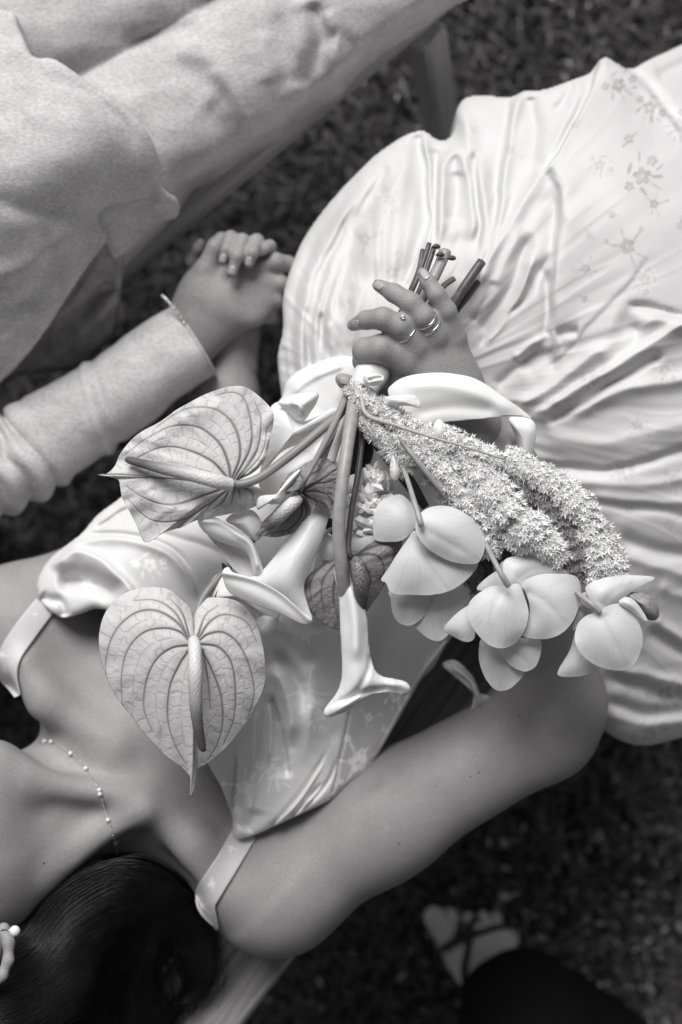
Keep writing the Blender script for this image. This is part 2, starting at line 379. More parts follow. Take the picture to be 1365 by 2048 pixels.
# ------------------------------------------------------------------ materials
def lin(v):
    v = v/255; return v/12.92 if v <= .04045 else ((v+.055)/1.055)**2.4
TINT = (1.0, .955, .97)
def grey(a): 
    t = min(1, max(0, (.75-a)/.7))
    return tuple(min(1, a*(1+(c-1)*t)) for c in TINT)+(1,)
def mat(name, a, b=None, rough=.6, attr=None, scale=40, var=.12, bump=.0, bscale=300, spec=.4, sheen=0, sss=0, coat=0, stretch=None, detail=4, trans=0, metal=0, coord='Object', contrast=1.0, blotch=0):
    """a: albedo; b + attr: second albedo reached where the attribute is 1; var: soft blotches"""
    m = bpy.data.materials.new(name); m.use_nodes = True; t = m.node_tree; N = t.nodes; Lk = t.links
    bs = N['Principled BSDF']; bs.inputs['Roughness'].default_value = rough; bs.inputs['Specular IOR Level'].default_value = spec
    bs.inputs['Metallic'].default_value = metal
    if sheen: bs.inputs['Sheen Weight'].default_value = sheen; bs.inputs['Sheen Roughness'].default_value = .4
    if sss: bs.inputs['Subsurface Weight'].default_value = sss; bs.inputs['Subsurface Radius'].default_value = (.006, .0055, .005); bs.inputs['Subsurface Scale'].default_value = 1
    if coat: bs.inputs['Coat Weight'].default_value = coat; bs.inputs['Coat Roughness'].default_value = .2
    if trans: bs.inputs['Transmission Weight'].default_value = trans
    tc = N.new('ShaderNodeTexCoord'); mp = N.new('ShaderNodeMapping'); Lk.new(tc.outputs[coord], mp.inputs[0])
    if stretch: mp.inputs['Scale'].default_value = stretch[:3]; mp.inputs['Rotation'].default_value = (0, 0, stretch[3] if len(stretch) > 3 else 0)
    nz = N.new('ShaderNodeTexNoise'); nz.inputs['Scale'].default_value = scale; nz.inputs['Detail'].default_value = detail; Lk.new(mp.outputs[0], nz.inputs['Vector'])
    mx = N.new('ShaderNodeMix'); mx.data_type = 'RGBA'; mx.inputs['A'].default_value = grey(a*(1-var)); mx.inputs['B'].default_value = grey(min(1, a*(1+var)))
    mr = N.new('ShaderNodeMapRange'); mr.inputs[1].default_value = .5-.2/contrast; mr.inputs[2].default_value = .5+.2/contrast
    Lk.new(nz.outputs[0], mr.inputs[0]); Lk.new(mr.outputs[0], mx.inputs['Factor']); col = mx.outputs['Result']
    if blotch:
        n5 = N.new('ShaderNodeTexNoise'); n5.inputs['Scale'].default_value = 38; n5.inputs['Detail'].default_value = 5; Lk.new(mp.outputs[0], n5.inputs['Vector'])
        r5 = N.new('ShaderNodeMapRange'); r5.inputs[1].default_value = .35; r5.inputs[2].default_value = .65; r5.inputs[3].default_value = 1-blotch; r5.inputs[4].default_value = 1+blotch; Lk.new(n5.outputs[0], r5.inputs[0])
        v5 = N.new('ShaderNodeVectorMath'); v5.operation = 'SCALE'; Lk.new(col, v5.inputs[0]); Lk.new(r5.outputs[0], v5.inputs['Scale']); col = v5.outputs[0]
    if attr:
        at = N.new('ShaderNodeAttribute'); at.attribute_name = attr; m2 = N.new('ShaderNodeMix'); m2.data_type = 'RGBA'
        Lk.new(at.outputs['Fac'], m2.inputs['Factor']); Lk.new(col, m2.inputs['A']); m2.inputs['B'].default_value = grey(b); col = m2.outputs['Result']
    Lk.new(col, bs.inputs['Base Color'])
    if bump:
        n2 = N.new('ShaderNodeTexNoise'); n2.inputs['Scale'].default_value = bscale; n2.inputs['Detail'].default_value = 3; Lk.new(mp.outputs[0], n2.inputs['Vector'])
        bp = N.new('ShaderNodeBump'); bp.inputs['Strength'].default_value = bump; bp.inputs['Distance'].default_value = .001; Lk.new(n2.outputs[0], bp.inputs['Height']); Lk.new(bp.outputs[0], bs.inputs['Normal'])
    m['bsdf'] = 1
    return m
# ------------------------------------------------------------------ materials of the scene
M_SKIN = mat('bride_skin', .295, rough=.48, scale=650, var=.10, bump=.5, bscale=1100, spec=.4, sss=.08, blotch=.05, detail=2)
M_SKIN2 = mat('groom_skin', .29, rough=.5, scale=500, var=.12, bump=.4, bscale=900, spec=.35, sss=.05, blotch=.08, detail=2)
M_SKIN3 = mat('foot_skin', .5, rough=.5, scale=60, var=.07, spec=.3)
M_NAIL = mat('nail', .42, rough=.15, var=.03, spec=.6, coat=.6)
M_SATIN = mat('white_satin', .60, .36, rough=.5, attr='weave', scale=30, var=.03, bump=.15, bscale=1800, spec=.3, sss=.1)
M_BODICE = mat('bodice_satin', .56, .97, rough=.5, attr='weave', scale=30, var=.03, bump=.15, bscale=1800, spec=.3, sss=.1)
M_RIBBON = mat('ribbon_satin', .74, rough=.35, scale=30, var=.02, bump=.1, bscale=1800, spec=.45)
M_LINEN = mat('linen', .52, rough=.9, scale=330, var=.17, bump=.4, bscale=700, spec=.1, detail=5, blotch=.10, stretch=(.8, 1.4, 1, .7))
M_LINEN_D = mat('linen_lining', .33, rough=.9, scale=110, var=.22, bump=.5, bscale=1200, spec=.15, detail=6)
M_TROUSER = mat('linen_trousers', .50, rough=.9, scale=330, var=.16, bump=.4, bscale=700, spec=.1, detail=5, blotch=.10, stretch=(.8, 1.4, 1, -.6))
M_BLACK = mat('black_cloth', .006, rough=.9, var=.2, spec=.1)
M_STRAP = mat('black_leather', .012, rough=.5, var=.2)
M_METAL = mat('silver', .75, rough=.18, var=.05, metal=1)
M_PEARL = mat('pearl', .75, rough=.15, var=.04, coat=.8)
M_GEM = mat('gemstone', .85, rough=.03, var=.05, trans=.6, spec=.9)
M_STRAND = mat('hair_strand', .005, rough=.38, var=.5, scale=90, spec=.22)
M_HAIR = mat('black_hair', .004, rough=.5, var=.4, scale=200, spec=.12)
M_STEM = mat('stem', .20, .30, attr='along', rough=.4, var=.14, scale=60, stretch=(1, 1, 1), spec=.4)
M_STEMD = mat('dark_stem', .09, rough=.4, var=.25, scale=150, spec=.4)
M_STEML = mat('pale_stem', .33, rough=.4, var=.12, scale=150, spec=.4)
M_CUT = mat('cut_stem_end', .45, rough=.7, var=.2, scale=600)

def wood(name, a, b, scale=1.0):
    m = bpy.data.materials.new(name); m.use_nodes = True; t = m.node_tree; N = t.nodes; Lk = t.links; bs = N['Principled BSDF']
    tc = N.new('ShaderNodeTexCoord'); mp = N.new('ShaderNodeMapping'); mp.inputs['Scale'].default_value = (1.2*scale, 34*scale, 34*scale)
    Lk.new(tc.outputs['Object'], mp.inputs[0])
    n1 = N.new('ShaderNodeTexNoise'); n1.inputs['Scale'].default_value = 2.5; n1.inputs['Detail'].default_value = 6; n1.inputs['Distortion'].default_value = .6; Lk.new(mp.outputs[0], n1.inputs['Vector'])
    mp2 = N.new('ShaderNodeMapping'); mp2.inputs['Scale'].default_value = (4*scale, 160*scale, 160*scale); Lk.new(tc.outputs['Object'], mp2.inputs[0])
    n2 = N.new('ShaderNodeTexNoise'); n2.inputs['Scale'].default_value = 3; n2.inputs['Detail'].default_value = 4; Lk.new(mp2.outputs[0], n2.inputs['Vector'])
    ad = N.new('ShaderNodeMath'); ad.operation = 'ADD'; Lk.new(n1.outputs[0], ad.inputs[0]); Lk.new(n2.outputs[0], ad.inputs[1])
    mr = N.new('ShaderNodeMapRange'); mr.inputs[1].default_value = .75; mr.inputs[2].default_value = 1.25; Lk.new(ad.outputs[0], mr.inputs[0])
    mx = N.new('ShaderNodeMix'); mx.data_type = 'RGBA'; mx.inputs['A'].default_value = grey(a); mx.inputs['B'].default_value = grey(b); Lk.new(mr.outputs[0], mx.inputs['Factor'])
    Lk.new(mx.outputs['Result'], bs.inputs['Base Color']); bs.inputs['Roughness'].default_value = .65
    bp = N.new('ShaderNodeBump'); bp.inputs['Strength'].default_value = .6; bp.inputs['Distance'].default_value = .0012; Lk.new(mr.outputs[0], bp.inputs['Height']); Lk.new(bp.outputs[0], bs.inputs['Normal'])
    return m
M_WOOD = wood('bench_wood', .17, .42); M_WOOD2 = wood('painted_bench_wood', .34, .5)

M_LEG = wood('bench_leg_wood', .45, .60)
# ------------------------------------------------------------------ ground
M_SOIL = mat('dark_soil', .022, rough=.95, scale=25, var=.5, bump=1, bscale=120, spec=.1, detail=8)
nx = 90; e = np.sign(np.linspace(-1, 1, nx))*np.abs(np.linspace(-1, 1, nx))**3*60
GX, GY = np.meshgrid(e, e, indexing='ij')
GZ = .008*fbm(GX*6, GY*6, 3, 3)*(np.hypot(GX, GY) < 3)-.006
mesh_obj('ground', np.stack([GX.ravel(), GY.ravel(), GZ.ravel()], -1), grid_faces(nx, nx)[:, ::1], M_SOIL, kind='structure')['label'] = 'dark shaded lawn soil under the benches'

cl = tps([(0, 0, 0)]*0+[(700, 1900, .10), (1000, 1700, .2), (1365, 1600, .5), (1365, 2000, .9), (1100, 2000, .35), (1365, 1100, .3), (1100, 50, .16), (1365, 0, .2), (300, 1000, .02), (700, 300, .03), (1800, 2000, .6), (-400, 2000, .05), (-400, 0, .05)])
def blades(n, x0, x1, y0, y1, hmin, hmax, wd, seed, dens=None, lean=1.0):
    r = np.random.default_rng(seed); x = r.uniform(x0, x1, n); y = r.uniform(y0, y1, n)
    if dens is not None: k = r.uniform(0, 1, n) < dens(x, y); x = x[k]; y = y[k]; n = len(x)
    a = r.uniform(0, 2*math.pi, n); h = r.uniform(hmin, hmax, n); l = r.uniform(.3, 1.1, n)*h*lean; ww = wd*r.uniform(.6, 1.4, n)
    dx, dy = np.cos(a), np.sin(a); nx_, ny_ = -dy*ww, dx*ww; z0 = .008*fbm(x*6, y*6, 3, 3)-.010
    def q(t, wf): return (x+dx*l*t*t, y+dy*l*t*t, z0+h*t*(1-.35*t*t), wf)
    V = []
    for t, wf in ((0, 1), (.5, .85), (.85, .5)):
        X, Y, Z, f = q(t, wf); V += [np.stack([X-nx_*f, Y-ny_*f, Z], -1), np.stack([X+nx_*f, Y+ny_*f, Z], -1)]
    X, Y, Z, f = q(1.08, 0); V.append(np.stack([X, Y, Z], -1))
    V = np.stack(V, 1).reshape(-1, 3); b = np.arange(n)[:, None]*7
    F4 = np.concatenate([b+np.array([[0, 1, 3, 2]]), b+np.array([[2, 3, 5, 4]])]); F3 = np.concatenate([b+np.array([[4, 5, 6, 6]])])
    tone = np.repeat(r.uniform(0, 1, n)**2, 7)
    return V, np.vstack([F4, F3]), tone
# denser, longer near the view, thinning away
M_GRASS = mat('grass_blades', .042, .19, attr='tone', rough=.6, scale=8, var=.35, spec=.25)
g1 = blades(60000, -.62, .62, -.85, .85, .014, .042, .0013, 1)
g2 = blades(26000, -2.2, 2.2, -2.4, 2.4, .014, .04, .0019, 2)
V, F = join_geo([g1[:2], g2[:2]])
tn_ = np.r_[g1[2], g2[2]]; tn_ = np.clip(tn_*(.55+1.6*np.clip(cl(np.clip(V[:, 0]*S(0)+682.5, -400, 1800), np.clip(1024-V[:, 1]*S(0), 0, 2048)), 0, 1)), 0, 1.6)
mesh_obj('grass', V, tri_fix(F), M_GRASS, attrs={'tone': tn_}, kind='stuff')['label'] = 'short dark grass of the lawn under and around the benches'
# dry leaf crumbs, thickest at the lower right
def litter(n, dens, seed, size):
    r = np.random.default_rng(seed); x = r.uniform(-1.1, 1.1, n); y = r.uniform(-1.3, 1.2, n); k = r.uniform(0, 1, n) < dens(x, y); x = x[k]; y = y[k]; n = len(x)
    a = r.uniform(0, 6.28, n); sz = size*r.uniform(.4, 1.5, n)*np.where(r.uniform(0, 1, n) < .06, 1.8, 1); el = r.uniform(.3, .8, n); z = r.uniform(.018, .036, n); ti = r.uniform(-.6, .6, (n, 2))
    pts = np.array([(-1, 0), (-.4, .55), (.35, .5), (1, .05), (.3, -.5), (-.5, -.45)]); V = []
    for i, (u, v) in enumerate(pts):
        u = u*(1+r.uniform(-.3, .3, n)); v = v*el*(1+r.uniform(-.3, .3, n)); px = (np.cos(a)*u-np.sin(a)*v)*sz; py = (np.sin(a)*u+np.cos(a)*v)*sz
        V.append(np.stack([x+px, y+py, z+ti[:, 0]*px+ti[:, 1]*py+.25*abs(v)*sz], -1))
    V = np.stack(V, 1).reshape(-1, 3); b = np.arange(n)[:, None]*6
    F = np.concatenate([b+np.array([[0, 1, 2, 3]]), b+np.array([[0, 3, 4, 5]])]); return V, F, np.repeat(r.uniform(0, 1, n)**1.5, 6)
def dens(x, y):
    px = x*S(0)+682.5; py = 1024-y*S(0); d = np.clip(cl(np.clip(px, -400, 1800), np.clip(py, 0, 2048)), .02, 1)
    return d*np.clip(.5+1.3*fbm(x*9, y*9, 3, 11), .03, 1)
M_LITTER = mat('dry_leaf', .05, .42, attr='tone', rough=.8, scale=50, var=.3, spec=.2)
V, F, t = litter(150000, dens, 4, .0044)
mesh_obj('leaf_litter', V, F, M_LITTER, attrs={'tone': t}, kind='stuff', smooth=False)['label'] = 'dry pale leaf crumbs scattered over the grass at lower right'

# ------------------------------------------------------------------ benches
def bevel_box(L, W, T, b=.004):
    xs = [-L/2, -L/2+b, L/2-b, L/2]
    prof = [(-W/2+b, -T/2), (W/2-b, -T/2), (W/2, -T/2+b), (W/2, T/2-b), (W/2-b, T/2), (-W/2+b, T/2), (-W/2, T/2-b), (-W/2, -T/2+b)]
    V = []
    for i, x in enumerate(xs):
        f = b if i in (0, 3) else 0
        V += [(x, np.sign(y)*(abs(y)-f), np.sign(z)*(abs(z)-f)) for y, z in prof]
    F = []
    for i in range(3):
        for j in range(8): a = i*8+j; c = i*8+(j+1) % 8; F.append([a, a+8, c+8, c])
    F.append([0+j for j in range(8)]); F.append([24+7-j for j in range(8)])
    return np.array(V, float), F
def board(name, p0, p1, W, T, m, parent, label=None):
    """a bevelled board along p0-p1 (centres of its ends)"""
    p0 = Vector(p0); p1 = Vector(p1); L = (p1-p0).length; V, F = bevel_box(L, W, T)
    q = (p1-p0).to_track_quat('X', 'Z'); me = bpy.data.meshes.new(name); me.from_pydata([tuple(v) for v in V], [], F); me.materials.append(m); me.update()
    o = bpy.data.objects.new(name, me); link(o); o.location = (p0+p1)/2; o.rotation_euler = q.to_euler(); LOC[o.name] = Vector(o.location)
    o.parent = parent; o.matrix_parent_inverse = Matrix.Translation(-LOC[parent.name])
    if label: o['label'] = label
    return o
def bench(edge_a, edge_b, side, ztop, nplank, pw, gap, label, wm, legs, ext=(0, 0), extra=()):
    """edge_a -> edge_b: two photo points on one long edge of the seat; side +1/-1 which way the seat lies from it"""
    A = Vector(P(edge_a[0], edge_a[1], ztop)); B = Vector(P(edge_b[0], edge_b[1], ztop)); d = (B-A).normalized(); n = Vector((-d.y, d.x, 0))*side
    A = A-d*ext[0]; B = B+d*ext[1]; W = nplank*pw+(nplank-1)*gap; mid = (A+B)/2+n*W/2
    t = thing('bench', (mid.x, mid.y, 0), label, 'bench')
    for i in range(nplank):
        o = n*(i*(pw+gap)+pw/2); z = Vector((0, 0, -.014)); board('plank', A+o+z, B+o+z, pw, .028, wm, t)
    for f in legs:
        for s_ in (.03, W-.03):
            q = A+(B-A)*f+n*s_; top = Vector((q.x, q.y, ztop-.0565)); splay = (n*(-.05 if s_ < .1 else .05))
            board('leg', top+Vector((0, 0, .001)), Vector((q.x, q.y, 0))+splay, .05, .036, wm, t)
        q = A+(B-A)*f; board('crossbar', q+n*.004+Vector((0, 0, -.0425)), q+n*(W-.004)+Vector((0, 0, -.0425)), .05, .0275, wm, t)
    for a, b in extra: board('leg', Vector(a), Vector(b), .034, .030, M_LEG, t)
    return t
bench((490, 2048), (945, 1448), -1 if False else 1, .44, 3, .085, .006, 'weathered wooden bench under the bride in white satin', M_WOOD, (.12, .88), ext=(.28, .30))
bench((240, 560), (905, 0), 1, .44, 3, .10, .006, 'wooden bench under the man in pale linen', M_WOOD2, (.35,), ext=(.75, .04), extra=((P(852, 62, .383), P(896, 330, 0)),))
# ------------------------------------------------------------------ the bride
bride = thing('person', P(560, 1250, .44), 'bride in floral white satin dress lying on a bench, bouquet in one hand', 'person')
lo = P(-560, 2140, .40)-.0; hi = P(1290, 690, .40)
Bd = Body((-.58, -.50, .36), (.27, .17, .74), .003)
# trunk
Bd.cone((370, 1470, .463, 225), (700, 1050, .505, 225), 0, fz=.70)
Bd.cone((500, 1300, .515, 190), (430, 1200, .515, 170), .04, fz=.75)
# shoulders
Bd.cone((290, 1500, .498, 130), (490, 1725, .515, 98), .05, fz=.8)
Bd.cone((290, 1480, .498, 118), (62, 1272, .52, 84), .05, fz=.85)
Bd.cone((540, 1765, .522, 112), (552, 1776, .522, 121), .04)
Bd.cone((48, 1258, .515, 90), (20, 1240, .505, 92), .03)
# neck and head
Bd.cone((290, 1555, .505, 112), (60, 1640, .540, 110), .05)
Bd.cone((60, 1640, .545, 112), (-60, 1690, .55, 112), .03)
Bd.ell((-125, 1700, .565), (.098, .078, .085), .03, rot=math.radians(-20))
Bd.cone((-60, 1620, .60, 62), (-20, 1560, .592, 66), .03)      # jaw
Bd.cone((-30, 1560, .595, 58), (-40, 1700, .60, 60), .03)
Bd.cone((-150, 1560, .625, 16), (-118, 1556, .642, 18), .02)     # nose
Bd.cone((-95, 1530, .628, 14), (-95, 1580, .628, 14), .01)       # lips
for ey in (1520, 1600): Bd.ell((-185, ey, .628), (.014, .012, .01), .008, sub=True); Bd.ell((-185, ey, .622), (.011, .011, .011), .002)
# tendons, collar bones, hollow of the throat
Bd.cone((60, 1560, .594, 24), (240, 1592, .576, 17), .020)
Bd.cone((90, 1740, .578, 28), (285, 1620, .576, 15), .020)
Bd.cone((230, 1490, .556, 17), (90, 1400, .560, 15), .035)
Bd.cone((90, 1400, .560, 15), (45, 1330, .562, 15), .03)
Bd.cone((300, 1590, .556, 17), (390, 1690, .560, 17), .035)
Bd.cone((390, 1690, .560, 17), (445, 1780, .558, 16), .03)
Bd.cone((250, 1600, .622, 26), (275, 1560, .622, 20), .035, sub=True)
Bd.cone((200, 1700, .607, 22), (330, 1730, .612, 20), .03, sub=True)
Bd.cone((120, 1450, .607, 22), (160, 1540, .612, 20), .03, sub=True)
# left arm of the bride (toward the bottom right), bent at the elbow
Bd.cone((560, 1770, .52, 119), (760, 1636, .525, 114), .03)
Bd.cone((760, 1636, .525, 114), (1085, 1452, .52, 101), .03)
Bd.cone((1085, 1452, .52, 101), (1105, 1415, .525, 92), .02)
Bd.cone((1110, 1390, .53, 88), (1060, 1180, .555, 102), .03)
Bd.cone((1060, 1180, .555, 102), (985, 955, .605, 88), .03)
Bd.cone((985, 955, .605, 88), (900, 815, .632, 74), .02, fz=.8)
# crease at the arm pit and inside of the elbow
Bd.cone((545, 1680, .580, 9), (655, 1612, .572, 12), .010, sub=True)
Bd.cone((655, 1612, .58, 7), (745, 1560, .565, 10), .012, sub=True)
Bd.cone((600, 1665, .588, 4), (640, 1640, .585, 4), .007, sub=True)
Bd.cone((985, 1395, .592, 9), (1040, 1330, .59, 12), .014, sub=True)
# right arm, hanging between the benches
Bd.cone((25, 1235, .505, 90), (350, 1080, .43, 72), .03)
Bd.cone((350, 1080, .43, 72), (410, 1030, .42, 62), .02)
Bd.cone((410, 1030, .42, 62), (455, 800, .425, 56), .02)
Bd.cone((455, 800, .425, 56), (470, 660, .435, 44), .02)
Bd.chain([(50, 1512, .640, 4), (80, 1530, .640, 5), (105, 1549, .636, 5), (113, 1600, .632, 4)], .01, sub=True)
for q_ in ([(150, 1722, .600), (190, 1700, .603), (235, 1692, .600)], [(206, 1668, .600), (260, 1664, .598), (325, 1668, .594)], [(110, 1480, .600), (135, 1500, .607), (160, 1540, .611)]):
    for i_ in range(2): Bd.cone(q_[i_]+(10,), q_[i_+1]+(10,), .014, sub=True)
body_V, body_F = Bd.mesh(3)
# the hand round the stems, finer
Hd = Body(np.minimum(P(650, 900, .58), P(650, 900, .74)), np.maximum(P(1030, 500, .58), P(1030, 500, .74)), .0009)
Hd.cone((925, 850, .634, 78), (888, 790, .640, 70), 0, fz=.62)
Hd.cone((888, 790, .640, 70), (862, 735, .648, 70), .015, fz=.5)
Hd.cone((885, 765, .652, 42), (828, 700, .660, 30), .014, fz=.7)
Hd.cone((905, 770, .650, 40), (866, 690, .660, 28), .014, fz=.7)
Hd.cone((920, 765, .645, 36), (902, 680, .655, 26), .014, fz=.7)
Hd.cone((860, 775, .650, 44), (812, 722, .656, 33), .014, fz=.7)
Hd.cone((850, 790, .645, 45), (800, 742, .643, 33), .014, fz=.8)
FING = [  # joints: px, py, z, r
 [(806, 714, .660, 29), (762, 697, .668, 25), (732, 702, .662, 24), (728, 722, .645, 20), (742, 742, .630, 17)],
 [(828, 684, .664, 25), (800, 653, .674, 22), (766, 637, .676, 20.5), (733, 640, .666, 17), (707, 650, .655, 12)],
 [(868, 666, .664, 23), (846, 634, .675, 21), (822, 606, .676, 19.5), (788, 586, .667, 17), (758, 571, .657, 12)],
 [(905, 668, .657, 21), (893, 622, .668, 18.5), (874, 590, .672, 16.5), (857, 565, .670, 14), (845, 546, .667, 10.5)]]
FING = [[(a, b, c, d*(1.10 if i < 4 else 1.05)) for i, (a, b, c, d) in enumerate(f)] for f in FING]
for f in FING:
    G = Body(Hd.lo, Hd.lo, 1); G.lo = Hd.lo; G.h = Hd.h; G.n = Hd.n; G.ax = Hd.ax; G.F = np.full(tuple(Hd.n), .05, np.float32)
    for i in range(len(f)-1): G.cone(f[i], f[i+1], .0025 if i else 0)
    k = .0045; F = Hd.F; g = G.F; h = np.clip(k-abs(F-g), 0, None)/k; Hd.F = np.minimum(F, g)-h*h*k*.25
    x, y, z, r = f[0]; Hd.cone((x-6, y-8, z+.002, r*.72), (x+6, y+10, z, r*.8), .008)
# knuckle creases, web hollows
for (a, b) in (((757, 628, .699), (776, 650, .6985)), ((812, 616, .699), (832, 596, .6985)), ((866, 598, .693), (884, 586, .6925))):
    for o in (-4, 0, 4): Hd.cone((a[0]+o, a[1], a[2]-.0018, 3), (b[0]+o, b[1], b[2]-.0018, 3), .002, sub=True)
Hd.chain([(800, 745, .640, 30), (760, 768, .630, 23), (722, 775, .628, 18), (690, 763, .632, 14), (681, 757, .634, 10)], .006)
hV, hF = Hd.mesh(3)
# the other hand, fingers laced over the groom's hand
H2 = Body(np.minimum(P(360, 780, .36), P(360, 780, .54)), np.maximum(P(620, 430, .36), P(620, 430, .54)), .0011)
H2.cone((468, 730, .43, 50), (470, 670, .436, 43), 0, fz=.85)
H2.cone((470, 670, .436, 43), (480, 580, .447, 50), .015, fz=.5)
H2.cone((480, 580, .447, 50), (488, 530, .452, 50), .015, fz=.45)
H2.chain([(440, 640, .440, 26), (400, 560, .445, 18), (386, 522, .458, 14), (397, 496, .468, 11), (402, 486, .470, 9)], .008)
for f in ([(446, 530, .452, 18), (450, 492, .470, 16), (462, 476, .487, 14.5), (455, 500, .4985, 12.5), (447, 521, .4965, 10)],
          [(472, 520, .452, 18), (478, 488, .474, 16), (485, 482, .492, 15), (475, 512, .503, 13), (465, 544, .500, 10.5)],
          [(505, 525, .452, 18), (512, 492, .472, 15), (514, 482, .488, 14), (505, 506, .500, 12.5), (498, 527, .498, 10)],
          [(528, 535, .452, 16), (540, 506, .468, 13), (540, 492, .48, 12), (530, 497, .489, 11), (522, 504, .490, 9.5)]):
    G = Body(H2.lo, H2.lo, 1); G.lo = H2.lo; G.h = H2.h; G.n = H2.n; G.ax = H2.ax; G.F = np.full(tuple(H2.n), .05, np.float32)
    for i in range(len(f)-1): G.cone(f[i], f[i+1], .0025 if i else 0)
    k = .003; F = H2.F; g = G.F; h = np.clip(k-abs(F-g), 0, None)/k; H2.F = np.minimum(F, g)-h*h*k*.25
h2V, h2F = H2.mesh(2)
V, F = join_geo([(body_V, body_F), (hV, hF), (h2V, h2F)])
body = mesh_obj('body', V, F, M_SKIN, bride)
BVH = BVHTree.FromPolygons([tuple(v) for v in V], [tuple(f) for f in F.tolist()])
eye = Vector((0, 0, CAM_H))
def hit(px, py, off=0.0, bvh=None):
    d = (Vector(P(px, py, .3))-eye).normalized(); r = (bvh or BVH).ray_cast(eye, d)
    if r[0] is None: return None
    return np.array(r[0]+r[1]*off)

def nail(c, ang, L, Wd, parent, m=None, tilt=(0, 0), bvh=None):
    """a small curved plate on a finger tip; c photo point, ang direction of the tip (deg, picture), L/W in px"""
    q = hit(c[0], c[1], .0, bvh)
    if q is None: return
    a = math.radians(ang); n = 7; us = np.linspace(-1, 1, n); vs = np.linspace(-1, 1, n); pts = []
    for u in us:
        for v in vs:
            wv = v*(1-.25*max(0, abs(u)-.4)); lx = u*L/2*math.sqrt(max(0, 1-.25*v*v)); ly = wv*Wd/2
            x = c[0]+math.cos(a)*lx-math.sin(a)*ly; y = c[1]+math.sin(a)*lx+math.cos(a)*ly; h = hit(x, y, .0005, bvh)
            pts.append(h if h is not None and abs(h[2]-q[2]) < .006 else P(x, y, q[2]-.0012))
    V = np.array(pts); return mesh_obj('fingernail', V, grid_faces(n, n)[:, ::-1], m or M_NAIL, parent, solid=.0004)
nail((757, 570), 205, 20, 17, bride); nail((850, 549), 235, 22, 15, bride); nail((690, 762), 190, 17, 14, bride); nail((712, 647), 165, 14, 13, bride)
nail((447, 517), 100, 17, 13, bride); nail((465, 541), 105, 18, 14, bride); nail((498, 523), 100, 17, 13, bride)

# ------------------------------------------------------------------ dress
def sprig(x, y, s, rot, kind):
    """woven floral sprig: five-petal flowers, leaves and twigs; returns 0..1"""
    c, n_ = math.cos(rot), math.sin(rot)
    def f(px, py):
        X = px-x; Y = py-y; u = (X*c+Y*n_)/s; v = (-X*n_+Y*c)/s; out = np.zeros_like(u)
        def flower(cx, cy, r):
            a = np.arctan2(v-cy, u-cx); d = np.hypot(u-cx, v-cy); R = r*(.62+.38*np.abs(np.cos(2.5*a+cx*3)))
            return np.clip((R-d)*s/2.2, 0, 1)*np.clip((d-r*.16)*s/2+.3, .2, 1)
        def leaf(cx, cy, L, Wd, an):
            p = (u-cx)*math.cos(an)+(v-cy)*math.sin(an); q = -(u-cx)*math.sin(an)+(v-cy)*math.cos(an)
            return np.clip((1-(p/L)**2-(q/Wd)**2)*Wd*s/2, 0, 1)
        if kind == 0: items = [(flower, 0, 0, .42), (flower, .62, -.42, .27), (flower, -.65, .2, .25), (leaf, .55, .25, .32, .09, .5), (leaf, .8, -.05, .26, .07, -.3), (leaf, -.35, -.5, .3, .08, 2.2), (leaf, -.2, .6, .28, .08, 1.3), (leaf, .2, -.75, .3, .05, 1.9), (leaf, .35, .6, .3, .05, 1)]
        elif kind == 1: items = [(flower, 0, 0, .36), (leaf, .45, .1, .25, .08, .2), (leaf, -.4, -.2, .22, .08, .5)]
        else: items = [(flower, 0, 0, .4), (leaf, .5, .35, .4, .06, .6), (leaf, .75, 0, .38, .05, -.1), (leaf, .1, -.6, .3, .06, 1.6), (flower, .1, -.95, .16), (leaf, -.5, .3, .35, .06, 2.6), (flower, -.85, .35, .14), (leaf, -.5, -.35, .3, .05, .6)]
        for it in items: out = np.maximum(out, it[0](*it[1:]))
        return out
    return f
def weave(sprigs, base=None):
    def f(px, py):
        out = np.zeros_like(px) if base is None else base(px, py)
        for (x, y, s, r, k, a) in sprigs:
            sel = (abs(px-x) < 1.5*s) & (abs(py-y) < 1.5*s)
            if sel.any(): out[sel] = np.clip(out[sel]+a*sprig(x, y, s, r, k)(px[sel], py[sel])*(.75+.25*noise2(px[sel]/9, py[sel]/9, 3)), 0, 1)
        return out
    return f
